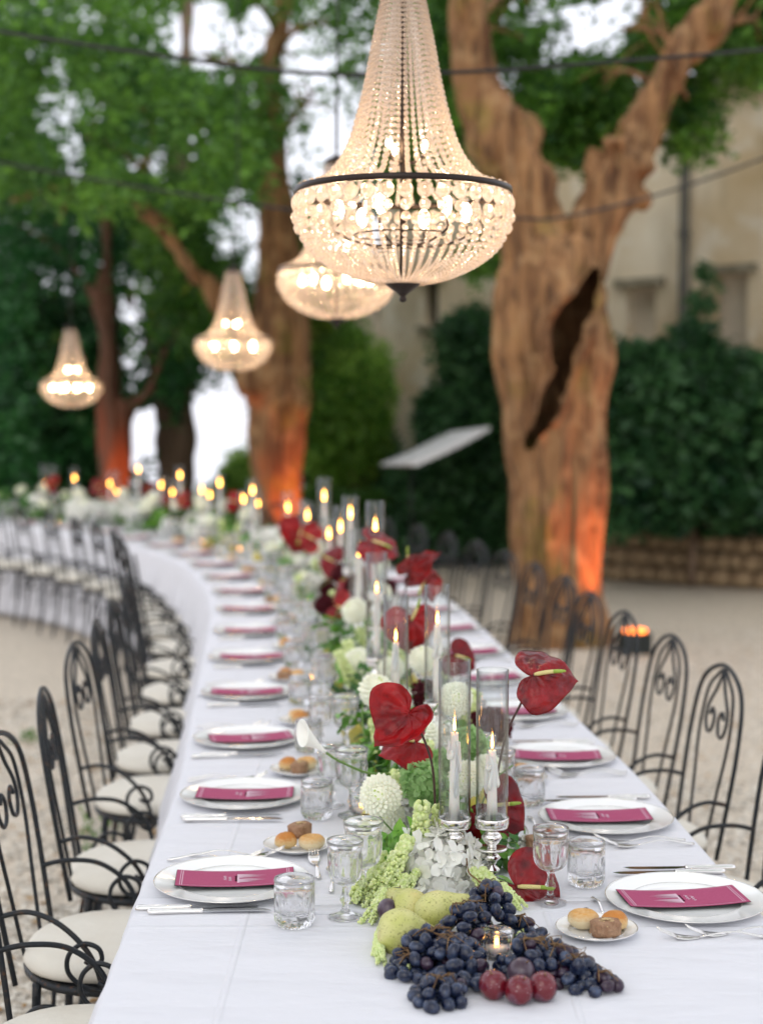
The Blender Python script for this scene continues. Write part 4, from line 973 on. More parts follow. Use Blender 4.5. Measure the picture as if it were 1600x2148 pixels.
for side, SS, off in ((1,[s_at_y(2.93),s_at_y(3.53),s_at_y(4.17),s_at_y(4.95),s_at_y(5.5),s_at_y(6.1)]+[s_at_y(6.1)+.66*k for k in range(1,22)], .12),(-1,[s_at_y(3.15),s_at_y(3.76)]+[s_at_y(4.36)+.60*k for k in range(25)], .12)):
    k=0
    for s in SS:
        if s > S_END: break
        c,t,n=path(s); p=c+n*side*(HW+off+rnd.uniform(-.02,.02)); f=-n*side
        # on the inner side of the bend the chairs crowd; on the outer side they fan out
        sidew='left' if side>0 else 'right'
        place(chair,(p.x,p.y,0),(0,0,math.atan2(f.y,f.x)-PI/2+rnd.uniform(-.09,.09)+(.11 if side<0 else -.03)),1,f'black wrought iron chair with cream cushion, {near(k)} from the near end, {sidew} side'); k+=1

# ---------------------------------------------------------------- chandeliers
def make_chandelier():
    Rr=.253; t=empty('crystal_chandelier',cat='chandelier',group='crystal chandeliers hanging over the table')
    MB().lathe([(Rr*.99,-.007),(Rr*1.01,-.007),(Rr*1.01,.007),(Rr*.99,.007)],64,closed=True).build('hoop',M['bronze'],t)
    zt=1.80*Rr
    MB().lathe([(Rr*.15,zt),(Rr*.20,zt+.004),(Rr*.205,zt+.02),(Rr*.12,zt+.03),(Rr*.04,zt+.045),(0,zt+.05)],32).build('crown_cap',M['bronze'],t)
    MB().tube([(0,0,zt),(0,0,-.84*Rr)],.008,8).build('stem',M['bronze'],t)
    zb=-.84*Rr
    MB().lathe([(Rr*.17,zb+.012),(Rr*.175,zb+.004),(Rr*.15,zb-.006),(Rr*.06,zb-.022),(.006,zb-.03),(.009,zb-.036),(.008,zb-.042),(0,zb-.045)],28).build('bottom_cap',M['bronze'],t)
    # arms with lit bulbs
    for k in range(6):
        a=k*PI/3+.35; ca,sa=math.cos(a),math.sin(a); r=Rr*.60
        arm=MB().tube(spline([(0,0,-.12),(ca*r*.5,sa*r*.5,-.125),(ca*r,sa*r,-.10),(ca*r,sa*r,-.075)],5),.003,7).build('lamp_arm',M['bronze'],t)
        MB().ell((ca*r,sa*r,-.045),(.0115,.0115,.022),12,9).build('bulb',M['bulb'],arm)
    for k in range(3):  # upper bulbs and arms added to brighten the bead cone from inside
        a=k*2*PI/3; ca,sa=math.cos(a)*Rr*.20,math.sin(a)*Rr*.20
        arm=MB().tube(spline([(0,0,Rr*.28),(ca*.6,sa*.6,Rr*.27),(ca,sa,Rr*.33)],4),.004,6).build('lamp_arm',M['bronze'],t)
        MB().ell((ca,sa,Rr*.33+.022),(.007,.007,.014),10,8).build('bulb',M['addedbulb'],arm)
    MB().tube([(Rr*.45*math.cos(q),Rr*.45*math.sin(q),-.1) for q in np.linspace(0,2*PI,40,endpoint=False)],.0022,6,closed=True).build('inner_ring',M['bronze'],t)
    def strand(prof, dia, seg=(6,4)):
        pts=spline([(r*Rr,0,z*Rr) for r,z in prof],24); mb=MB(); acc=0; i=0; nxt=dia(pts[0].z)/2
        L_=[0]
        for a,b in zip(pts,pts[1:]): L_.append(L_[-1]+(b-a).length)
        s=nxt
        while s < L_[-1]:
            j=int(np.searchsorted(L_,s))-1; q=(s-L_[j])/(L_[j+1]-L_[j]); p=pts[j].lerp(pts[j+1],q); d=dia(p.z)
            mb.ell(p,(d*.5,d*.5,d*.5),seg[0],seg[1]); s+=d*1.17
        return mb
    up=[(.995,.02),(.76,.10),(.61,.24),(.48,.48),(.36,.92),(.275,1.36),(.185,1.80)]
    st=strand(up,lambda z:.0140-.0045*min(1,max(0,z)/(1.8*Rr)))
    n=42; first=st.build('bead_strand',M['bead'],t,False)
    for k in range(1,n): inst(first,'bead_strand',t,Matrix.Rotation(2*PI*k/n,4,'Z'))
    low=[(.945,-.40),(.89,-.50),(.79,-.60),(.63,-.705),(.42,-.79),(.18,-.845)]
    lo=strand(low,lambda z:max(.0085,.0155-.007*min(1,(-z-.40*Rr)/(.30*Rr))) ,(7,5)); n2=56
    f2=lo.build('bowl_strand',M['bead'],t,False)
    for k in range(1,n2): inst(f2,'bowl_strand',t,Matrix.Rotation(2*PI*k/n2,4,'Z'))
    n2=38; big=MB().ell((Rr*1.0,0,-.029),(.009,.0178,.0178),10,7).ell((Rr*1.0,0,-.0605),(.010,.0138,.0138),9,6).ell((Rr*.975,0,-.0855),(.010,.0112,.0112),8,6); big.tube([(Rr*1.0,0,-.010),(Rr*1.0,0,-.016)],.0012,4)
    b1=big.build('crystal_drop',M['bead'],t,False)
    for k in range(1,n2): inst(b1,'crystal_drop',t,Matrix.Rotation(2*PI*k/n2,4,'Z'))
    ch=MB(); z=zt+.055
    for k in range(9):
        ov=[(.009*math.cos(q)*(1 if k%2 else 0),.009*math.cos(q)*(0 if k%2 else 1),z+.016*math.sin(q)) for q in np.linspace(0,2*PI,12,endpoint=False)]
        lk=MB().tube(ov,.0022,5,closed=True).build('chain_link',M['bronze'],t); z+=.026
    return t
chand=make_chandelier()
for (px,py,Y,lab) in ((845,403,3.62,'large nearest crystal chandelier with lit bulbs above the table'),(706,566,6.76,'second crystal chandelier partly hidden behind the nearest one'),(490,712,10.47,'third crystal chandelier hanging between the trunks'),(150,802,13.35,'smallest farthest crystal chandelier at the left')):
    q=P(px,py,Y); place(chand,q,(0,0,rnd.uniform(0,6)),1,lab)
# ---------------------------------------------------------------- candles
def make_candlestick():
    t=empty('silver_candlestick',cat='candlestick',group='silver candlesticks down the table'); S=M['silver']
    MB().lathe([(0,0),(.038,0),(.039,.004),(.030,.008),(.014,.014),(.009,.020)],28).build('base',S,t)
    MB().lathe([(.009,.020),(.0075,.024),(.0165,.032),(.0165,.036),(.0075,.043),(.012,.052),(.0195,.059),(.012,.066),(.008,.071),(.0095,.075)],28).build('stem',S,t)
    MB().lathe([(.0095,.073),(.030,.0745),(.032,.078),(.028,.079),(.010,.0775)],32).build('drip_tray',S,t)
    MB().lathe([(.010,.077),(.009,.083),(.017,.092),(.0215,.100),(.017,.108),(.0105,.112),(.016,.116),(.0325,.120),(.0325,.124),(0,.124)],28).build('cup',S,t)
    return t
stick=make_candlestick()
def make_tube(H):
    r=.0325; o=MB().lathe([(r,0),(r,H*.3),(r,H*.7),(r,H),(r-.0007,H+.0006),(r-.0022,H),(r-.0024,H*.5),(r-.0024,.006)],40,closed=True)
    ob=o.build('glass_chimney',M['tubeglass']); ob['category']='glass chimney'; ob['group']='glass chimneys around the candles'
    MB().lathe([(r+.0008,-.0),(r+.0016,.001),(r+.0016,.016),(r+.0008,.0175)],40,closed=True).build('metal_band',M['silver'],ob)
    return ob
tubes=[make_tube(.335),make_tube(.315)]
def make_candle(H, seed, drips, fs=1.0):
    rs=random.Random(seed); r=.0098
    t=empty('taper_candle',cat='candle',group='lit taper candles down the table')
    pr=[(r*1.18,0)]+[(r*(1.15-.35*q)*(1+rs.uniform(-.02,.02)),H*q) for q in np.linspace(.06,.97,14)]+[(r*.78,H),(r*.55,H-.001),(0,H-.003)]
    body=MB().lathe(pr,16)
    for k in range(drips):
        a=rs.uniform(0,6.28); z0=H*rs.uniform(.75,1.0); z1=H*rs.uniform(.3,.75); rr=r*.9; w=rs.uniform(.0025,.0055)
        pts=[]; rad=[]
        for q in np.linspace(0,1,9):
            z=z0+(z1-z0)*q; pts.append((math.cos(a+.25*math.sin(q*5))*(rr+.15*w+.002*q),math.sin(a+.25*math.sin(q*5))*(rr+.15*w+.002*q),z)); rad.append(w*(.5+.7*q+.25*rs.random()) if q<1 else w*.5)
        body.tube(pts,rad,7)
    body.build('wax_body',M['wax'],t)
    if drips: 
        mo=MB()
        for k in range(16):
            a=rs.uniform(0,6.28); q=rs.uniform(0,.017); mo.ell((q*math.cos(a),q*math.sin(a),rs.uniform(.006,.020)*(1-q/.03)),(.012,.010,.009),9,6,fn=lambda v:1+.12*noise.noise(v*2+Vector((k,0,0))))
        mo.build('wax_pool',M['wax'],t)
    MB().tube([(0,0,H-.004),(.001,0,H+.004),(.002,.001,H+.009)],.0008,5).build('wick',M['wick'],t)
    MB().lathe([(a_*fs,H+.003+b_*fs) for a_,b_ in [(0,0),(.0017,.003),(.0026,.007),(.0025,.011),(.0018,.018),(.0008,.025),(0,.031)]],12).build('flame',M['flame'],t)
    return t
# pixel positions of the flames: px, py, distance (None: where the flame's column crosses the middle of the table)
FL=[(953,1516,3.02,.125),(1032,1553,3.02,0),(830,1331,3.86,0),(917,1294,3.84,0),(790,1230,4.6,0),(752,1157,5.5,0),(787,1112,5.35,0),(735,1082,6.3,0),(714,1110,6.7,0),(690,1124,7.4,0),(680,1045,7.6,0),(645,1085,8.2,0),
    (604,1068,8.9,0),(635,1112,8.9,0),(530,1032,9.9,0),(511,1050,10.1,0),(541,1058,10.3,0),(461,1016,10.9,0),(440,1040,11.2,0),(424,1030,11.4,0),(378,1000,11.8,0),(362,1034,11.9,0),(338,1020,12.3,0),(290,987,12.7,0),
    (245,1031,13.0,0),(231,1016,13.2,0),(157,1005,13.7,0),(114,1015,14.0,0),(95,1014,14.1,0),(-30,1010,14.7,0),(-60,1020,14.8,0)]
CHEIGHT={}
pairw=lambda i: ORD[i//2+1]
for i,(px,py,Y,_) in enumerate(FL):
    q=P(px,py,Y); ztop=q.z-.014; bz=ZT
    hc=ztop-(bz+.128); hc=max(.14,min(.215,hc)); lean=0
    stz=1.0
    if ztop-(bz+.128) < .14: hc=.12
    zb=ztop-hc-.004; kz=(zb-bz)/.124
    lab=f'{"left" if i%2==0 else "right"} of pair {0}'
    which=(f'in the {pairw(i)} pair from the near end, the {"left" if (px<FL[min(i^1,len(FL)-1)][0]) else "right"} one')
    place(stick,(q.x,q.y,bz),(0,0,rnd.uniform(0,6)),(1,1,kz),f'silver candlestick {which}')
    base=(q.x,q.y,bz+.124*kz)
    th=(.335 if i%2==0 else .315)
    if i<14:
        place(tubes[i%2],base,(0,0,rnd.uniform(0,6)),1,f'tall clear glass chimney {which}')
    else: place(tubes[i%2],base,None,(1,1,.95),f'tall clear glass chimney {which}')
    cn=make_candle(hc-.004 if i<6 else .22, i, 5 if i<2 else (3 if i<6 else 0)) if i<6 else None
    if cn is None:
        if 'cproto' not in globals(): cproto=make_candle(.22,99,2,1.8)
        cn=place(cproto,(0,0,0))
        zc_=bz+.124*kz+.002; cn.location=(q.x,q.y,zc_); cn.scale=(1,1,(ztop-zc_)/.22)
    else: cn.location=(q.x,q.y,bz+.124*kz+.002)
    cn['label']=f'lit white taper candle {which}'; cn['group']='lit taper candles down the table'
    if i<6:
        pass
def make_votive():
    def mo(a,z,r): return 1+(.03*math.cos(22*a) if r>.026 else 0)
    outp=[(0,.001),(.02,0),(.0255,.002),(.0275,.012),(.0285,.030),(.0292,.046),(.0290,.0485),(.0275,.049)]; inn=[(.0262,.045),(.0255,.03),(.0245,.012),(.018,.0085),(0,.008)]
    n=66; mb=MB().lathe(outp,n,mod=mo); mb2=MB().lathe(inn,n); k=len(outp); b=k*n; mb.v+=mb2.v
    for kk in range(n): mb.f.append(((k-1)*n+kk,(k-1)*n+(kk+1)%n,b+(kk+1)%n,b+kk))
    mb.f+=[tuple(i+b for i in f) for f in mb2.f]; mb.m=[0]*len(mb.f)
    t=empty('votive_holder',cat='votive candle',group='small glass votives among the flowers'); mb.build('ribbed_glass',M['glass'],t)
    MB().lathe([(0,.0095),(.020,.0095),(.020,.020),(0,.019)],20).build('tealight',M['wax'],t)
    MB().lathe([(0,.021),(.003,.025),(.0038,.029),(.002,.036),(0,.041)],10).build('flame',M['flame'],t)
    return t
vot=make_votive()
for px,py,lab in ((1042,2008,'ribbed glass votive candle glowing among the dark grapes'),(503,1160,'small glowing votive beside flowers on the bend'),(425,1145,'small glowing votive near two dim candles on the bend'),(121,1105,'single glowing votive at the far left of the table'),(655,1435,'votive candle behind the glasses at the fourth left setting'),(760,1712,'votive candle behind the tall glasses at the second left setting')):
    q=T(px,py,ZT); v=place(vot,(q.x,q.y,ZT),(0,0,rnd.uniform(0,6)),1,lab)
    if px==1042:
        pass

# ---------------------------------------------------------------- flowers
def heart(t): return 16*math.sin(t)**3/17., (13*math.cos(t)-5*math.cos(2*t)-2*math.cos(3*t)-math.cos(4*t))/17.
def anthurium(name_label, base, tip, nrm, size, stem_pts, m, curl=.25, spad=None, group='dark red anthuriums', fold=.25, srad=.0026):
    """spathe: base where the spadix joins, tip direction, facing direction"""
    base=Vector(base); y=Vector(tip).normalized(); nrm=Vector(nrm); x=y.cross(nrm).normalized(); nz=x.cross(y).normalized()
    o=empty('anthurium',tuple(base),label=name_label,cat='anthurium',group=group)
    nr,na=16,64
    def f(u,v):
        t=2*PI*v; hx,hy=heart(t); hx*=.92; cx,cy_=0,.28              # grid centred near the notch of the heart
        hx2,hy2=cx+(hx-cx)*u, cy_+(hy-cy_)*u
        X=hx2*1.06; Y_=-(hy2-.28); Y_=Y_ if Y_<.9 else .9+(Y_-.9)*.5                                          # tip towards +Y
        rr=math.hypot(X,Y_); an=math.atan2(X,Y_+.001)
        vein=.030*math.sin(abs(an)*9+u*2.5)*min(1,u*2)*(1-.2*u)+.05*noise.noise(Vector((X*4.5,Y_*4.5,base.x*9)))+.012*math.sin(u*24)*math.sin(abs(an)*9)
        z=-fold*X*X*.9 + fold*.2*abs(X)+vein-curl*(max(0,Y_)**2)*.5+.05*math.sin(Y_*4+X*3)
        if Y_<0: z-= curl*.7*Y_*Y_*2
        return (x*X+y*Y_+nz*z)*size
    sp=MB().grid(f,nr,na).build('spathe',m,o); sd_=sp.modifiers.new('s','SOLIDIFY'); sd_.thickness=.0012; sd_.offset=-1
    sx=Vector(spad).normalized() if spad is not None else (y*.8+nz*.5).normalized()
    p0=nz*size*.02; L_=size*.72
    MB().tube([p0+sx*L_*q+nz*.004*math.sin(q*3) for q in np.linspace(0,1,9)],[.0045*k for k in (.7,1,1,1,.95,.9,.75,.6,.25)],8,mi=0).build('spadix',M['spadix'],o)
    MB().tube([p0+sx*L_*q+nz*.004*math.sin(q*3) for q in (.62,.75,.9,1.0,1.04)],[.0042,.0042,.0036,.0024,.0008],8).build('spadix_tip',M['spadixg'],o)
    if stem_pts:
        MB().tube(spline([Vector((0,0,0))]+[Vector(q)-base for q in stem_pts],8),srad,7).build('stem',M['pstem'],o)
    return o
def Pd(px,py,Y): return P(px,py,Y)
C0=Pd(960,1800,3.05)
anthurium('large glossy dark red anthurium leaning right beside the glass chimneys',Pd(1120,1416,3.12),(1,.05,-.05),(-.1,-.72,.68),.088,[Pd(1095,1470,3.12),Pd(1062,1540,3.14),Pd(1040,1640,3.15),Pd(1020,1780,3.12)],M['anth'],spad=(1,-.25,.16),fold=.5)
anthurium('red anthurium seen from behind left of the glass chimneys',Pd(858,1497,3.05),(-.62,-.15,-.80),(.72,.62,.12),.088,[Pd(880,1530,3.06),Pd(905,1600,3.07),Pd(912,1680,3.08),Pd(915,1780,3.1)],M['anthB'],fold=.75,curl=.5)
anthurium('red anthurium lying flat below the back-turned one',Pd(868,1556,3.22),(-1,-.1,-.25),(0,-.55,.8),.075,[Pd(880,1580,3.22),Pd(890,1660,3.22),Pd(900,1750,3.2)],M['anthB'],spad=(-1,-.2,.35),fold=.4)
anthurium('very dark red anthurium behind the right glass chimney',Pd(1030,1690,3.16),(.7,0,-.5),(-.25,-.8,.5),.085,[Pd(1015,1740,3.16),Pd(1005,1800,3.14)],M['anthD'],spad=(1,-.2,.15),fold=.35)
anthurium('glossy crimson anthurium drooping beside the right goblet',Pd(1085,1860,2.93),(.75,-.12,-.48),(-.25,-.75,.62),.098,[Pd(1050,1850,2.97),Pd(1020,1860,3.0)],M['anth'],spad=(1,-.2,.02),fold=.30)
anthurium('crimson anthurium upright behind the second candle pair',Pd(862,1300,4.25),(.0,.05,-1),(.35,-.85,.3),.095,[Pd(862,1420,4.25),Pd(868,1520,4.2)],M['anthB'],spad=(.35,-.3,.9),fold=.25)
anthurium('red anthurium seen edge-on like a spear over the flowers',Pd(860,1195,4.7),(.78,.1,.6),(-.55,.55,.6),.10,[Pd(850,1240,4.7),Pd(830,1330,4.6),Pd(825,1450,4.5)],M['anthB'],spad=(-.1,-.2,1),fold=.2)
anthurium('red anthurium above the third candle pair',Pd(780,1135,5.2),(.9,0,-.35),(-.1,-.55,.85),.10,[Pd(790,1200,5.2),Pd(792,1330,5.1)],M['anth'],spad=(.8,-.2,-.3),fold=.35)
anthurium('dark red anthurium low beside the right plates of the second pair',Pd(955,1375,4.5),(.8,0,-.5),(0,-.8,.5),.07,[Pd(930,1420,4.5),Pd(905,1500,4.4)],M['anthD'])
anthurium('small red anthurium leaning behind the second candle pair',Pd(893,1215,4.9),(.1,.1,-1),(-.8,-.5,.3),.08,[Pd(885,1300,4.9),Pd(870,1400,4.8)],M['anthB'])
anthurium('red anthurium before the sixth candle',Pd(632,1110,8.0),(-.3,0,-1),(.2,-.9,.3),.13,[Pd(640,1150,8.0),Pd(650,1210,7.9)],M['anthB'])
def make_dahlia(r=.034):
    t=empty('white_dahlia',cat='dahlia'); mb=MB(); N_=150; ga=PI*(3-math.sqrt(5))
    for i in range(N_):
        q=(i+.5)/N_; ph=math.acos(1-1.75*q); th=i*ga; d=Vector((math.sin(ph)*math.cos(th),math.sin(ph)*math.sin(th),math.cos(ph)))
        a=Vector((0,0,1)).cross(d); a=a.normalized() if a.length>.01 else Vector((1,0,0)); b=d.cross(a)    # b points outward/downwards
        s_=r*(.12+.24*min(1,q*2.0)); c=d*r*(.74+.05*math.sin(i))
        tipd=(d*1.0-b*.35).normalized()
        vs_=[c-a*s_*.45,c+a*s_*.45,c+a*s_*.62+tipd*s_*.7+d*s_*.0,c-a*s_*.62+tipd*s_*.7,c+tipd*s_*1.25+d*s_*.12,c+tipd*s_*.55-b*s_*-.28]
        mb.add(vs_,[(0,1,5),(1,2,5),(2,4,5),(4,3,5),(3,0,5)],1 if q<.035 else 0)
    mb.ell((0,0,0),r*.74,14,10); pt=mb.build('petals',[M['dahl'],M['dahlc']],t,False); pt['kind']='stuff'
    return t
dahl=make_dahlia()
def make_ruffle(name,cat,m,r,n,ps,seed):
    t=empty(name,cat=cat); rs=random.Random(seed); mb=MB()
    for i in range(n):
        q=(i+.5)/n; ph=math.acos(1-1.7*q); th=i*PI*(3-math.sqrt(5)); d=Vector((math.sin(ph)*math.cos(th),math.sin(ph)*math.sin(th),math.cos(ph)*.8))
        c=d*r*rs.uniform(.72,1.02); a=d.orthogonal().normalized(); a=Quaternion(d,rs.uniform(0,6))@a; b=d.cross(a)
        for k in range(4):
            an=k*PI/2; e=a*math.cos(an)+b*math.sin(an); g_=d.cross(e)
            w=ps*rs.uniform(.8,1.15); l1=d*rs.uniform(.0,.9)*w
            l2=l1*rs.uniform(.4,1.2); mb.add([c,c+e*w*.35+g_*w*.42+l1*.4,c+e*w*.78+g_*w*.46+l2,c+e*w*1.08+g_*w*.12+l2*.8,c+e*w*1.05-g_*w*.16+l2*1.1,c+e*w*.75-g_*w*.48+l2*.8,c+e*w*.33-g_*w*.40+l1*.5,c+e*w*.6+l1*.3],[(7,1,2),(7,2,3),(7,3,4),(7,4,5),(7,5,6),(7,6,0),(7,0,1)])
    pt=mb.build('petals',m,t,True); pt['kind']='stuff'
    MB().ell((0,0,-.01),(r*.72,r*.72,r*.55),12,8).build('flower_core',m,t)
    return t
hydr=make_ruffle('white_hydrangea','hydrangea',M['white'],.068,90,.026,1); ghyd=make_ruffle('green_hydrangea','hydrangea',M['ghyd'],.040,62,.018,2); rosy=make_ruffle('burgundy_bloom','flower',M['burgfl'],.036,44,.017,3)
def make_amaranth(L_=.20):
    t=empty('amaranth',cat='amaranth'); rs=random.Random(8); mb=MB()
    for b_ in range(3):
        a=b_*2.1; bx,by=math.cos(a)*.02,math.sin(a)*.02; ln=L_*rs.uniform(.75,1)
        n=int(ln/.0085)
        for i in range(n):
            q=i/n; c=Vector((bx*q*1.3,by*q*1.3,-ln*q)); w=.017*(1.1-.55*q)*rs.uniform(.75,1.2)
            for k in range(6):
                an=rs.uniform(0,6.28); mb.ell(c+Vector((math.cos(an)*w*.7,math.sin(an)*w*.7,rs.uniform(-.005,.005))),w*rs.uniform(.36,.52),7,5)
    pt=mb.build('tassel',M['amar'],t,True); pt['kind']='stuff'; MB().tube(spline([(0,0,.02),(0,0,0),(0,0,-L_*.7)],4),.0022,6).build('stem',M['gstem'],t)
    return t
amar=make_amaranth()
def leaf_mesh(L_,W_,heartf=0):
    def f(u,v):
        y=L_*u; w=W_*math.sin(PI*min(1,u**.8*.96+.03))**.8*(1-.25*u); x=(2*v-1)*w
        return Vector((x,y-heartf*abs(2*v-1)**2*(1-u)**3*L_*.35,.18*abs(x)+.006*math.sin(u*9+v*4)-.35*y*y/L_))
    return MB().grid(f,9,4)
def make_sprig(m,nl,L_,lf,name,cat):
    t=empty(name,cat=cat); st=spline([(0,0,0),(.01,0,L_*.4),(.02,.01,L_*.75),(.05,.0,L_)],4); MB().tube(st,.0018,5).build('stem',M['gstem'],t)
    base=None
    for i in range(nl):
        q=(i+1)/nl; p=st[int(q*(len(st)-1))]; mt=Matrix.Translation(p)@Matrix.Rotation(i*2.4,4,'Z')@Matrix.Rotation(R(35-30*q),4,'X')@Matrix.Scale(1-.35*q,4)
        if base is None: base=leaf_mesh(lf,lf*.34).build('leaf',m,t); base.matrix_basis=mt
        else: inst(base,'leaf',t,mt)
    return t
sprig=make_sprig(M['fleaf'],9,.13,.062,'leafy_sprig','greenery'); sprigD=make_sprig(M['fleafD'],9,.13,.062,'dark_leafy_sprig','greenery')
def make_bigleaf():
    t=empty('broad_leaf',cat='leaf'); leaf_mesh(.13,.052,1).build('leaf_blade',M['fleaf'],t); MB().tube([(0,-.03,-.01),(0,0,0),(0,.06,-.008)],.0018,5).build('midrib',M['gstem'],t); return t
bleaf=make_bigleaf()
def make_calla():
    t=empty('white_calla',cat='calla lily')
    def f(u,v):
        a=2*PI*v*1.08; r=.004+.026*u**1.7; z=.085*u*(1+.28*math.cos(a-.3)*u); return Vector((r*math.cos(a)*(1+.02*v),r*math.sin(a)*(1+.02*v),z))
    sp=MB().grid(f,12,28).build('spathe',M['white'],t); sp.modifiers.new('s','SOLIDIFY').thickness=.001
    MB().tube([(0,0,.01),(0,0,.05)],[.003,.002],6).build('spadix',M['spadix'],t)
    MB().tube(spline([(0,0,.004),(.004,0,-.04),(.03,.0,-.13),(.08,0,-.20)],6),.0035,8).build('stem',M['gstem'],t)
    return t
calla=make_calla()
def pear_fn():
    pr=[(0,-.034),(.012,-.034),(.024,-.029),(.033,-.016),(.036,-.002),(.034,.014),(.027,.028),(.019,.042),(.014,.054),(.010,.062),(.004,.066),(0,.064)]
    return spline([(a,0,b) for a,b in pr],3)
def make_pear(m):
    t=empty('pear',cat='pear'); pr=[(max(0,p.x),p.z) for p in pear_fn()]
    MB().lathe(pr,26,mod=lambda a,z,r:1+.03*math.cos(a*2+.5)+.015*math.cos(a*3)).build('flesh',m,t)
    MB().tube(spline([(0,0,.060),(.001,0,.072),(.006,.002,.086)],5),[.0022]*10+[.0030],7).build('stalk',M['twig'],t); return t
pearG=make_pear(M['pear']); pearY=make_pear(M['pearY'])
def make_plum(m):
    t=empty('plum',cat='plum'); MB().ell((0,0,0),(.0245,.024,.0255),24,16,fn=lambda v:1-.05*math.exp(-(v.x/.18)**2)*(1 if v.y<0 else 0)-.06*max(0,v.z)**8).build('flesh',m,t)
    MB().tube([(0,0,.022),(.002,0,.029)],.0012,5).build('stalk',M['twig'],t); return t
plumR=make_plum(M['plum']); plumD=make_plum(M['plumdk'])
def qdir(d, roll=0):   # local +Z to d
    return Vector(d).normalized().to_track_quat('Z','Y') @ Quaternion((0,0,1),roll)
# --- near arrangement, each piece at its own place
F_N='flowers in the near arrangement'
for px,py,Y,sc_,d,lab in ((797,1668,3.10,1.12,(-.15,-1,.35),'round white dahlia at the left edge of the arrangement'),(955,1466,3.32,1.0,(.1,-1,.3),'tall white dahlia seen through the left glass chimney'),(978,1634,3.14,.98,(-.05,-1,.25),'white dahlia between the two glass chimneys'),(1024,1612,3.3,.9,(.3,-.7,.5),'white dahlia half hidden behind the right candle'),(812,1712,3.18,.95,(-.3,-.8,.3),'cream white dahlia under the round left one')):
    p=P(px,py,Y); o=place(dahl,p,qdir(d,rnd.uniform(0,6)),sc_,lab,'white dahlias')
    stm=MB().tube(spline([p-Vector(d).normalized()*.02,p+Vector((.0,.02,-.05)),Vector((p.x*.6+C0.x*.4,p.y+.02,TZ+.05))],5),.002,6).build('dahlia_stem',M['gstem'],o)
    stm.matrix_parent_inverse=(Matrix.Translation(p)@qdir(d).to_matrix().to_4x4()).inverted() if False else Matrix.Identity(4)
    # express the stem in the flower's own frame
    inv=(Matrix.LocRotScale(o.location,o.rotation_quaternion,o.scale)).inverted(); stm.data.transform(inv)
for px,py,Y,sc_,lab in ((915,1812,3.03,1.2,'big white hydrangea behind the left candlestick'),(1010,1795,3.22,.9,'white hydrangea between the candlesticks'),(862,1722,3.24,.8,'white hydrangea above the left leaves'),(1090,1800,3.25,.62,'small white hydrangea right of the candlesticks')):
    place(hydr,P(px,py,Y),qdir((-.1,-.7,.7),rnd.uniform(0,6)),sc_,lab,'white hydrangeas')
for px,py,Y,sc_,lab in ((890,1645,3.16,1.05,'pale green hydrangea left of the candles'),(985,1560,3.35,.85,'green hydrangea seen through the glass chimneys'),(925,1600,3.4,.7,'small green hydrangea behind the anthuriums')):
    place(ghyd,P(px,py,Y),qdir((-.1,-.8,.6),1.0),sc_,lab,'green hydrangeas')
am=[(885,1692,3.02,.75),(855,1765,2.98,.75),(838,1800,3.0,.8),(800,1800,3.02,.8),(872,1830,2.96,.45),(790,1850,2.96,.6),(808,1900,2.84,.5),(918,1698,3.05,.6),(990,1845,2.98,.5),(1012,1835,2.98,.5),(1055,1885,2.9,.4),(820,1835,2.94,.6),(850,1850,2.93,.5)]
for k,(px,py,Y,sc_) in enumerate(am):
    p=P(px,py,Y); d=Vector((rnd.uniform(-.12,.2),-.3,1)) if p.z-.2*sc_>TZ else Vector((.45 if px<900 else -.6,.75,.55))
    p.z=max(p.z,TZ+.02+.10*sc_*d.normalized().z)
    place(amar,p,qdir(d,rnd.uniform(0,6)),sc_,f'{ORD[k+1]} green amaranth tassel counted down the near arrangement','hanging green amaranth tassels')
for k in range(9):      # tassels lying round the fruit at the left edge
    u=k/8; p=T(812-20*math.sin(u*PI)+ (35 if k>6 else 0),1930+78*u,TZ+.018)
    place(amar,p,qdir((.1-.2*u,.9,.12),k),.34,f'short amaranth tassel on the cloth around the pears, {ORD[k+1]} from the back','amaranth tassels around the pears')
for px,py,dx,dy in ((1035,1890,-.3,1),(1068,1925,-.4,.9),(1088,1965,-.9,.5)):
    place(amar,T(px,py,TZ+.02),qdir((dx,dy,.2),1),.42,f'short amaranth tassel right of the grapes beside the crimson anthurium {"high" if py<1900 else ("middle" if py<1950 else "low")}','amaranth tassels right of the grapes')
for px,py,Y,rx,rz,sc_,lab in ((835,1790,3.04,-60,150,1.0,'broad green leaf hanging at the left of the arrangement'),(858,1745,3.05,-35,200,.9,'curved green leaf above the hanging tassels'),(1010,1775,3.10,-30,-60,.8,'green leaf behind the right candlestick'),(812,1850,3.0,-70,170,.75,'dark green leaf low at the left near the goblets'),(905,1690,3.15,20,-120,.7,'green leaf under the pale green hydrangea'),(800,1590,3.9,0,90,1.1,'green leaf beside the yellow pears'),(1060,1850,3.0,-30,-90,.5,'small leaf beside the crimson anthurium')):
    place(bleaf,P(px,py,Y),(R(rx),0,R(rz)),sc_,lab,'broad green leaves')
for k,(px,py,Y) in enumerate(((850,1850,3.06),(990,1870,3.12),(1040,1850,3.12),(870,1700,3.25),(1030,1760,3.25),(1060,1800,3.25),(820,1800,3.15))):
    p=P(px,py,Y); p.z=max(p.z-.06,TZ+.01); place(sprigD if k%2 else sprig,p,(rnd.uniform(-.9,.9),rnd.uniform(-.9,.9),rnd.uniform(0,6)),.8,f'{"dark" if k%2 else "bright"} leafy sprig tucked into the near arrangement, {ORD[k+1]} one','leafy sprigs in the near arrangement')
p=P(683,1578,3.30); place(calla,p,qdir((-.72,-.1,.62),2.0),.8,'white calla lily arching left over the glasses','calla lilies')
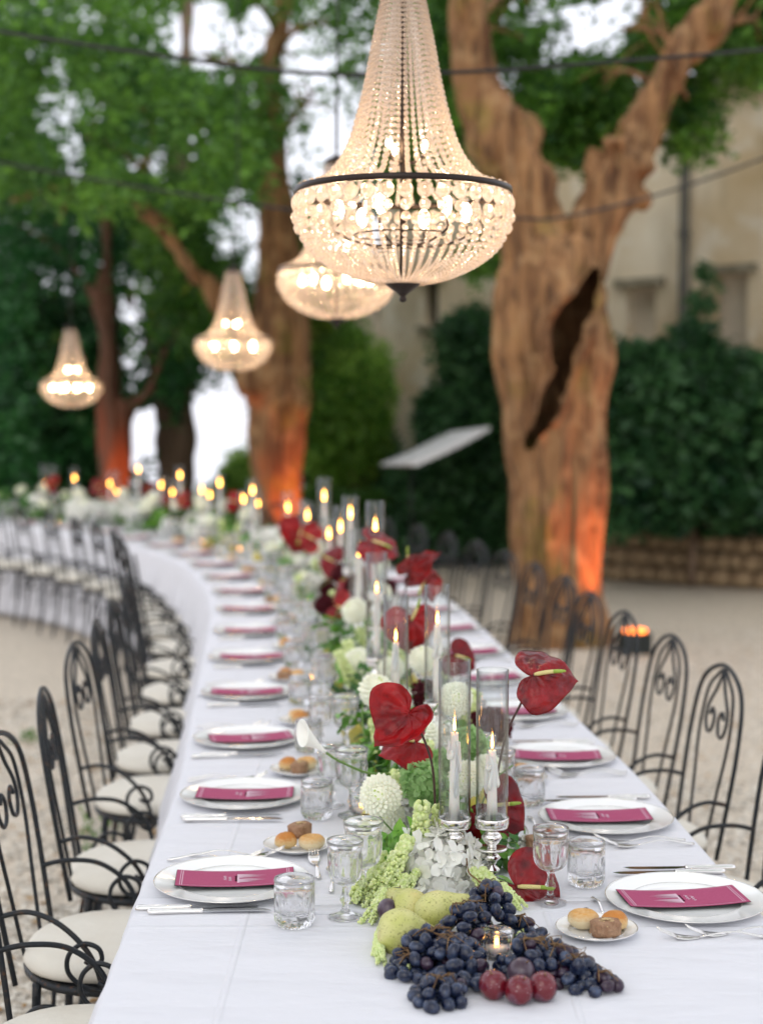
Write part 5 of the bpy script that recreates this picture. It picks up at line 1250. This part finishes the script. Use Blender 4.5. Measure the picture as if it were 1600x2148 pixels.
# fruit
def fruit(proto,px,py,Y,d,sc_,lab,grp=None):
    return place(proto,T(px,py,TZ+Y),qdir(d,rnd.uniform(0,6)),sc_,lab,grp)
fruit(pearG,838,1955,.036,(.85,.1,-.12),1.12,'pale green pear lying nearest the grapes at the left','pears')
fruit(pearG,862,1905,.036,(-.5,.6,.2),1.0,'pale pear half hidden behind the other two','pears')
fruit(pearG,915,1915,.045,(.9,.1,.30),1.12,'pear with curved stalk pointing up to the candlestick','pears')
fruit(pearY,806,1612,.04,(.2,.5,.8),1.0,'yellow pear behind the arrangement beside the glasses','pears')
fruit(pearY,845,1592,.05,(-.3,.4,.8),1.0,'yellow pear beside another behind the arrangement','pears')
fruit(pearY,792,1632,.03,(-.6,.2,.4),.8,'low yellow pear at the edge behind the arrangement','pears')
fruit(pearY,692,1342,.04,(.5,.2,.5),1.0,'small yellow pear far along the flowers','pears')
for px,py,lab,pr in ((1035,2066,'left one of the three red plums in front of the grapes',plumR),(1089,2077,'middle one of the three red plums in front of the grapes',plumR),(1138,2070,'right one of the three red plums in front of the grapes',plumR),(1093,2040,'dark plum behind the three red plums',plumD)):
    q=T(px,py,TZ+.026); place(pr,q,qdir((rnd.uniform(-.4,.4),-.4,.9),rnd.uniform(0,6)),1.0,lab,'plums')
for px,py,lab in ((832,1884,'upper dark plum tucked behind the pears'),(814,1908,'lower dark plum tucked behind the pears')):
    q=T(px,py,TZ+.035); place(plumD,q,qdir((.3,.2,.9)),.85,lab,'plums')
# grapes: bunches of single berries
gmesh=MB().ell((0,0,0),(.0108,.0108,.0146),14,10); gp0=gmesh.build('grape',M['grape']); gme=gp0.data; bpy.data.objects.remove(gp0)
gme2=gme.copy(); gme2.materials[0]=M['grape2']
OCC=[(T(1035,2066,TZ+.026),.033),(T(1089,2077,TZ+.026),.033),(T(1138,2070,TZ+.026),.033),(T(1093,2040,TZ+.026),.031)]
_v=T(1042,2008,ZT); VOT=Vector((_v.x,_v.y,TZ+.025))
OCC += [(T(838,1955,TZ+.036),.046),(T(905,1917,TZ+.045),.044),(T(945,1905,TZ+.05),.030)]
placed=[]
def bunch(label, domes, n, seed, twigs=3):
    rs=random.Random(seed); t0=Vector(domes[0][0]); o=empty('grape_bunch',(t0.x,t0.y,TZ),label=label,cat='grapes',group='bunches of dark grapes'); base=Vector((t0.x,t0.y,TZ)); mine=[]
    tot=sum(d[1]*d[2] for d in domes); tries=0
    while len(mine)<n and tries<n*160:
        tries+=1; u=rs.uniform(0,tot)
        for c,rx,ry,h in domes:
            u-=rx*ry
            if u<=0: break
        a=rs.uniform(0,2*PI); q=math.sqrt(rs.random()); x,y=q*math.cos(a),q*math.sin(a); hz=h*math.sqrt(max(0,1-q*q))*rs.choice([1,1,1,.55,.15]); p=Vector((c[0]+x*rx,c[1]+y*ry,TZ+.0115+max(0,hz-.011)))
        if any((p-w).length<.0190 for w in placed): continue
        if any((p-w).length<r_ for w,r_ in OCC): continue
        if math.hypot(p.x-VOT.x,p.y-VOT.y)<.040 or (p.y<VOT.y and abs(p.x-VOT.x)<.028 and p.y>VOT.y-.08 and p.z>TZ+.030): continue
        placed.append(p); mine.append(p)
        g_=bpy.data.objects.new('grape',gme2 if rs.random()<.12 else gme); link(g_,o); s_=rs.uniform(.92,1.2)
        flat=p.z<TZ+.016
        dr=Vector((rs.gauss(0,1),rs.gauss(0,1),rs.gauss(0,.25 if flat else .8))); qq=dr.to_track_quat('Z','Y')
        g_.matrix_basis=Matrix.LocRotScale(p-base,qq,Vector((s_,s_,s_)))
    tw_=MB()
    for c,rx,ry,h in domes:
        top=Vector((c[0],c[1],TZ+h+.006))-base
        for k in range(twigs):
            a=rs.uniform(0,6.28); e=Vector((rx*.6*math.cos(a),ry*.6*math.sin(a),-h*.25)); mid=e*.5+Vector((rs.gauss(0,.006),rs.gauss(0,.006),.012))
            tw_.tube(spline([top,top+mid,top+e],5),[.0016]*5+[.0010]*5+[.0007],5)
            for z_ in range(2):
                b_=top+mid*(.6+.4*z_); tw_.tube(spline([b_,b_+Vector((rs.gauss(0,.01),rs.gauss(0,.01),.004)),b_+Vector((rs.gauss(0,.015),rs.gauss(0,.015),-.006))],4),.0007,4)
    tw_.build('stalk',M['twig'],o)
    return o
def D(px,py,z=.03): q=T(px,py,TZ+z); return (q.x,q.y)
bunch('dark grape bunch spreading to the left in front of the pears',[(D(905,1995,.03),.062,.075,.058),(D(862,2030,.015),.036,.05,.026),(D(955,2010),.05,.075,.060)],74,1)
bunch('small tip of dark grapes nearest the camera at the left',[(D(925,2085,.015),.042,.050,.036)],22,2,2)
bunch('dark grape bunch heaped beside the votive under the candlesticks',[(D(985,1945,.05),.055,.06,.085),(D(1025,1900,.06),.045,.055,.095)],56,3,4)
bunch('few dark grapes at the right of the crimson anthurium foot',[(D(1085,1945,.02),.042,.040,.030)],12,4,2)
bunch('dark grape bunch right of the votive between plums and bread',[(D(1110,2010,.03),.052,.07,.056),(D(1160,2015,.03),.045,.065,.052)],52,5)
bunch('long dark grape bunch tapering to the right edge of the fruit',[(D(1205,2040,.02),.042,.055,.038),(D(1255,2065,.012),.038,.035,.024)],34,6,2)
bunch('row of dark grapes in front between the left bunch and plums',[(D(985,2045,.02),.040,.045,.036)],20,7,1)
# long woody twigs of the grape bunches
for lab,pts in (('dark twig standing up between the candlesticks',[(1022,1868,2.95),(1000,1845,2.95),(983,1830,2.96),(978,1800,2.97)]),('brown twig across the grapes in front of the pears',[(990,1950,2.76),(955,1948,2.78),(915,1950,2.8),(890,1955,2.8)]),('pale twig running over the right grapes',[(1195,2035,2.58),(1165,2015,2.62),(1145,2000,2.64),(1140,1970,2.66),(1110,1966,2.68),(1080,1970,2.70)]),('orange brown twig lying on the grapes by the pear',[(925,1952,2.78),(940,1932,2.8),(952,1915,2.82)])):
    o=MB().tube(spline([P(*q) for q in pts],6),.0016,6).build('grape_twig',M['twig']); tag(o,lab,'twig')

# --- the flower runner behind the first arrangement
def side_of(d): return 'left' if d>0 else 'right'
cnt={}
s=s_at_y(3.35); SE=S_END-.3; rs=random.Random(77)
def nearset(s): 
    k=min(range(len(Ls)),key=lambda i:abs(Ls[i]-s)); return ORD[k+1]
def put(proto,kind,s,off,z,sc_,grp,d=None):
    c,t,n=path(s); p=c+n*off; p=Vector((p.x,p.y,TZ+z)); key=(kind,nearset(s)); cnt[key]=cnt.get(key,0)+1
    k=cnt[key]; extra='' if k==1 else f', number {k} there from the near side'
    if k>1: extra=f', {ORD[k]} from the near side'
    return place(proto,p,d if d is not None else qdir((rs.uniform(-.5,.5),rs.uniform(-1,.1),rs.uniform(.3,1)),rs.uniform(0,6)),sc_,f'{kind} in the runner by the {nearset(s)} left setting{extra}',grp)
while s<SE:
    d_=s-s_at_y(3.0)
    big=1.0 if d_<8 else 1.2
    put(sprig if rs.random()<.6 else sprigD,'leafy sprig',s,rs.gauss(0,.07),.02,rs.uniform(.9,1.5)*big,'leafy sprigs in the runner',(rs.uniform(-.9,.9),rs.uniform(-.9,.9),rs.uniform(0,6)))
    r=rs.random()
    if r<.24: put(hydr,'white hydrangea',s,rs.gauss(0,.07),rs.uniform(.07,.16),rs.uniform(.75,1.05)*big,'white hydrangeas')
    elif r<.44: put(dahl,'white dahlia',s,rs.gauss(0,.10),rs.uniform(.10,.28),rs.uniform(.95,1.3)*big,'white dahlias')
    elif r<.52: put(ghyd,'green hydrangea',s,rs.gauss(0,.09),rs.uniform(.05,.12),rs.uniform(1,1.5),'green hydrangeas')
    elif r<.66: put(amar,'green amaranth tassel',s,rs.gauss(0,.10),rs.uniform(.14,.20),rs.uniform(.7,.95),'green amaranth tassels in the runner',(rs.uniform(-.4,.4),rs.uniform(-.4,.4),0))
    elif r<.76: put(rosy,'dark burgundy bloom',s,rs.gauss(0,.11),rs.uniform(.10,.28),rs.uniform(.9,1.4)*big,'burgundy blooms')
    elif r<.88: put(pearY,'yellow pear',s,rs.choice([-1,1])*rs.uniform(.10,.15),.03,1.0,'pears')
    if rs.random()<.085 and s>s_at_y(5.6):
        c,t,n=path(s); p=c+n*rs.gauss(0,.09); b_=Vector((p.x,p.y,TZ+rs.uniform(.2,.34)))
        key=('anth',nearset(s)); cnt[key]=cnt.get(key,0)+1
        anthurium(f'red anthurium on a tall stem by the {nearset(s)} left setting'+('' if cnt[key]==1 else f', {ORD[cnt[key]]} one'),b_,(rs.uniform(-1,1),rs.uniform(-.3,.3),rs.uniform(-.7,.2)),(rs.uniform(-.5,.5),-1,.3),rs.uniform(.055,.085),[b_+Vector((.02,0,-.1)),Vector((p.x,p.y,TZ+.03))],rs.choice([M['anth'],M['anthB'],M['anthB'],M['anthD']]))
    s+=rs.uniform(.042,.066)*(1 if d_<9 else 1.1)
# prototypes that were never placed stay out of the scene
for o in list(scene.objects):
    if o.parent is None and o.get('category') and o.name not in USED and o.get('label') in (None,'x'):
        for c in list(o.children_recursive)+[o]: bpy.data.objects.remove(c)
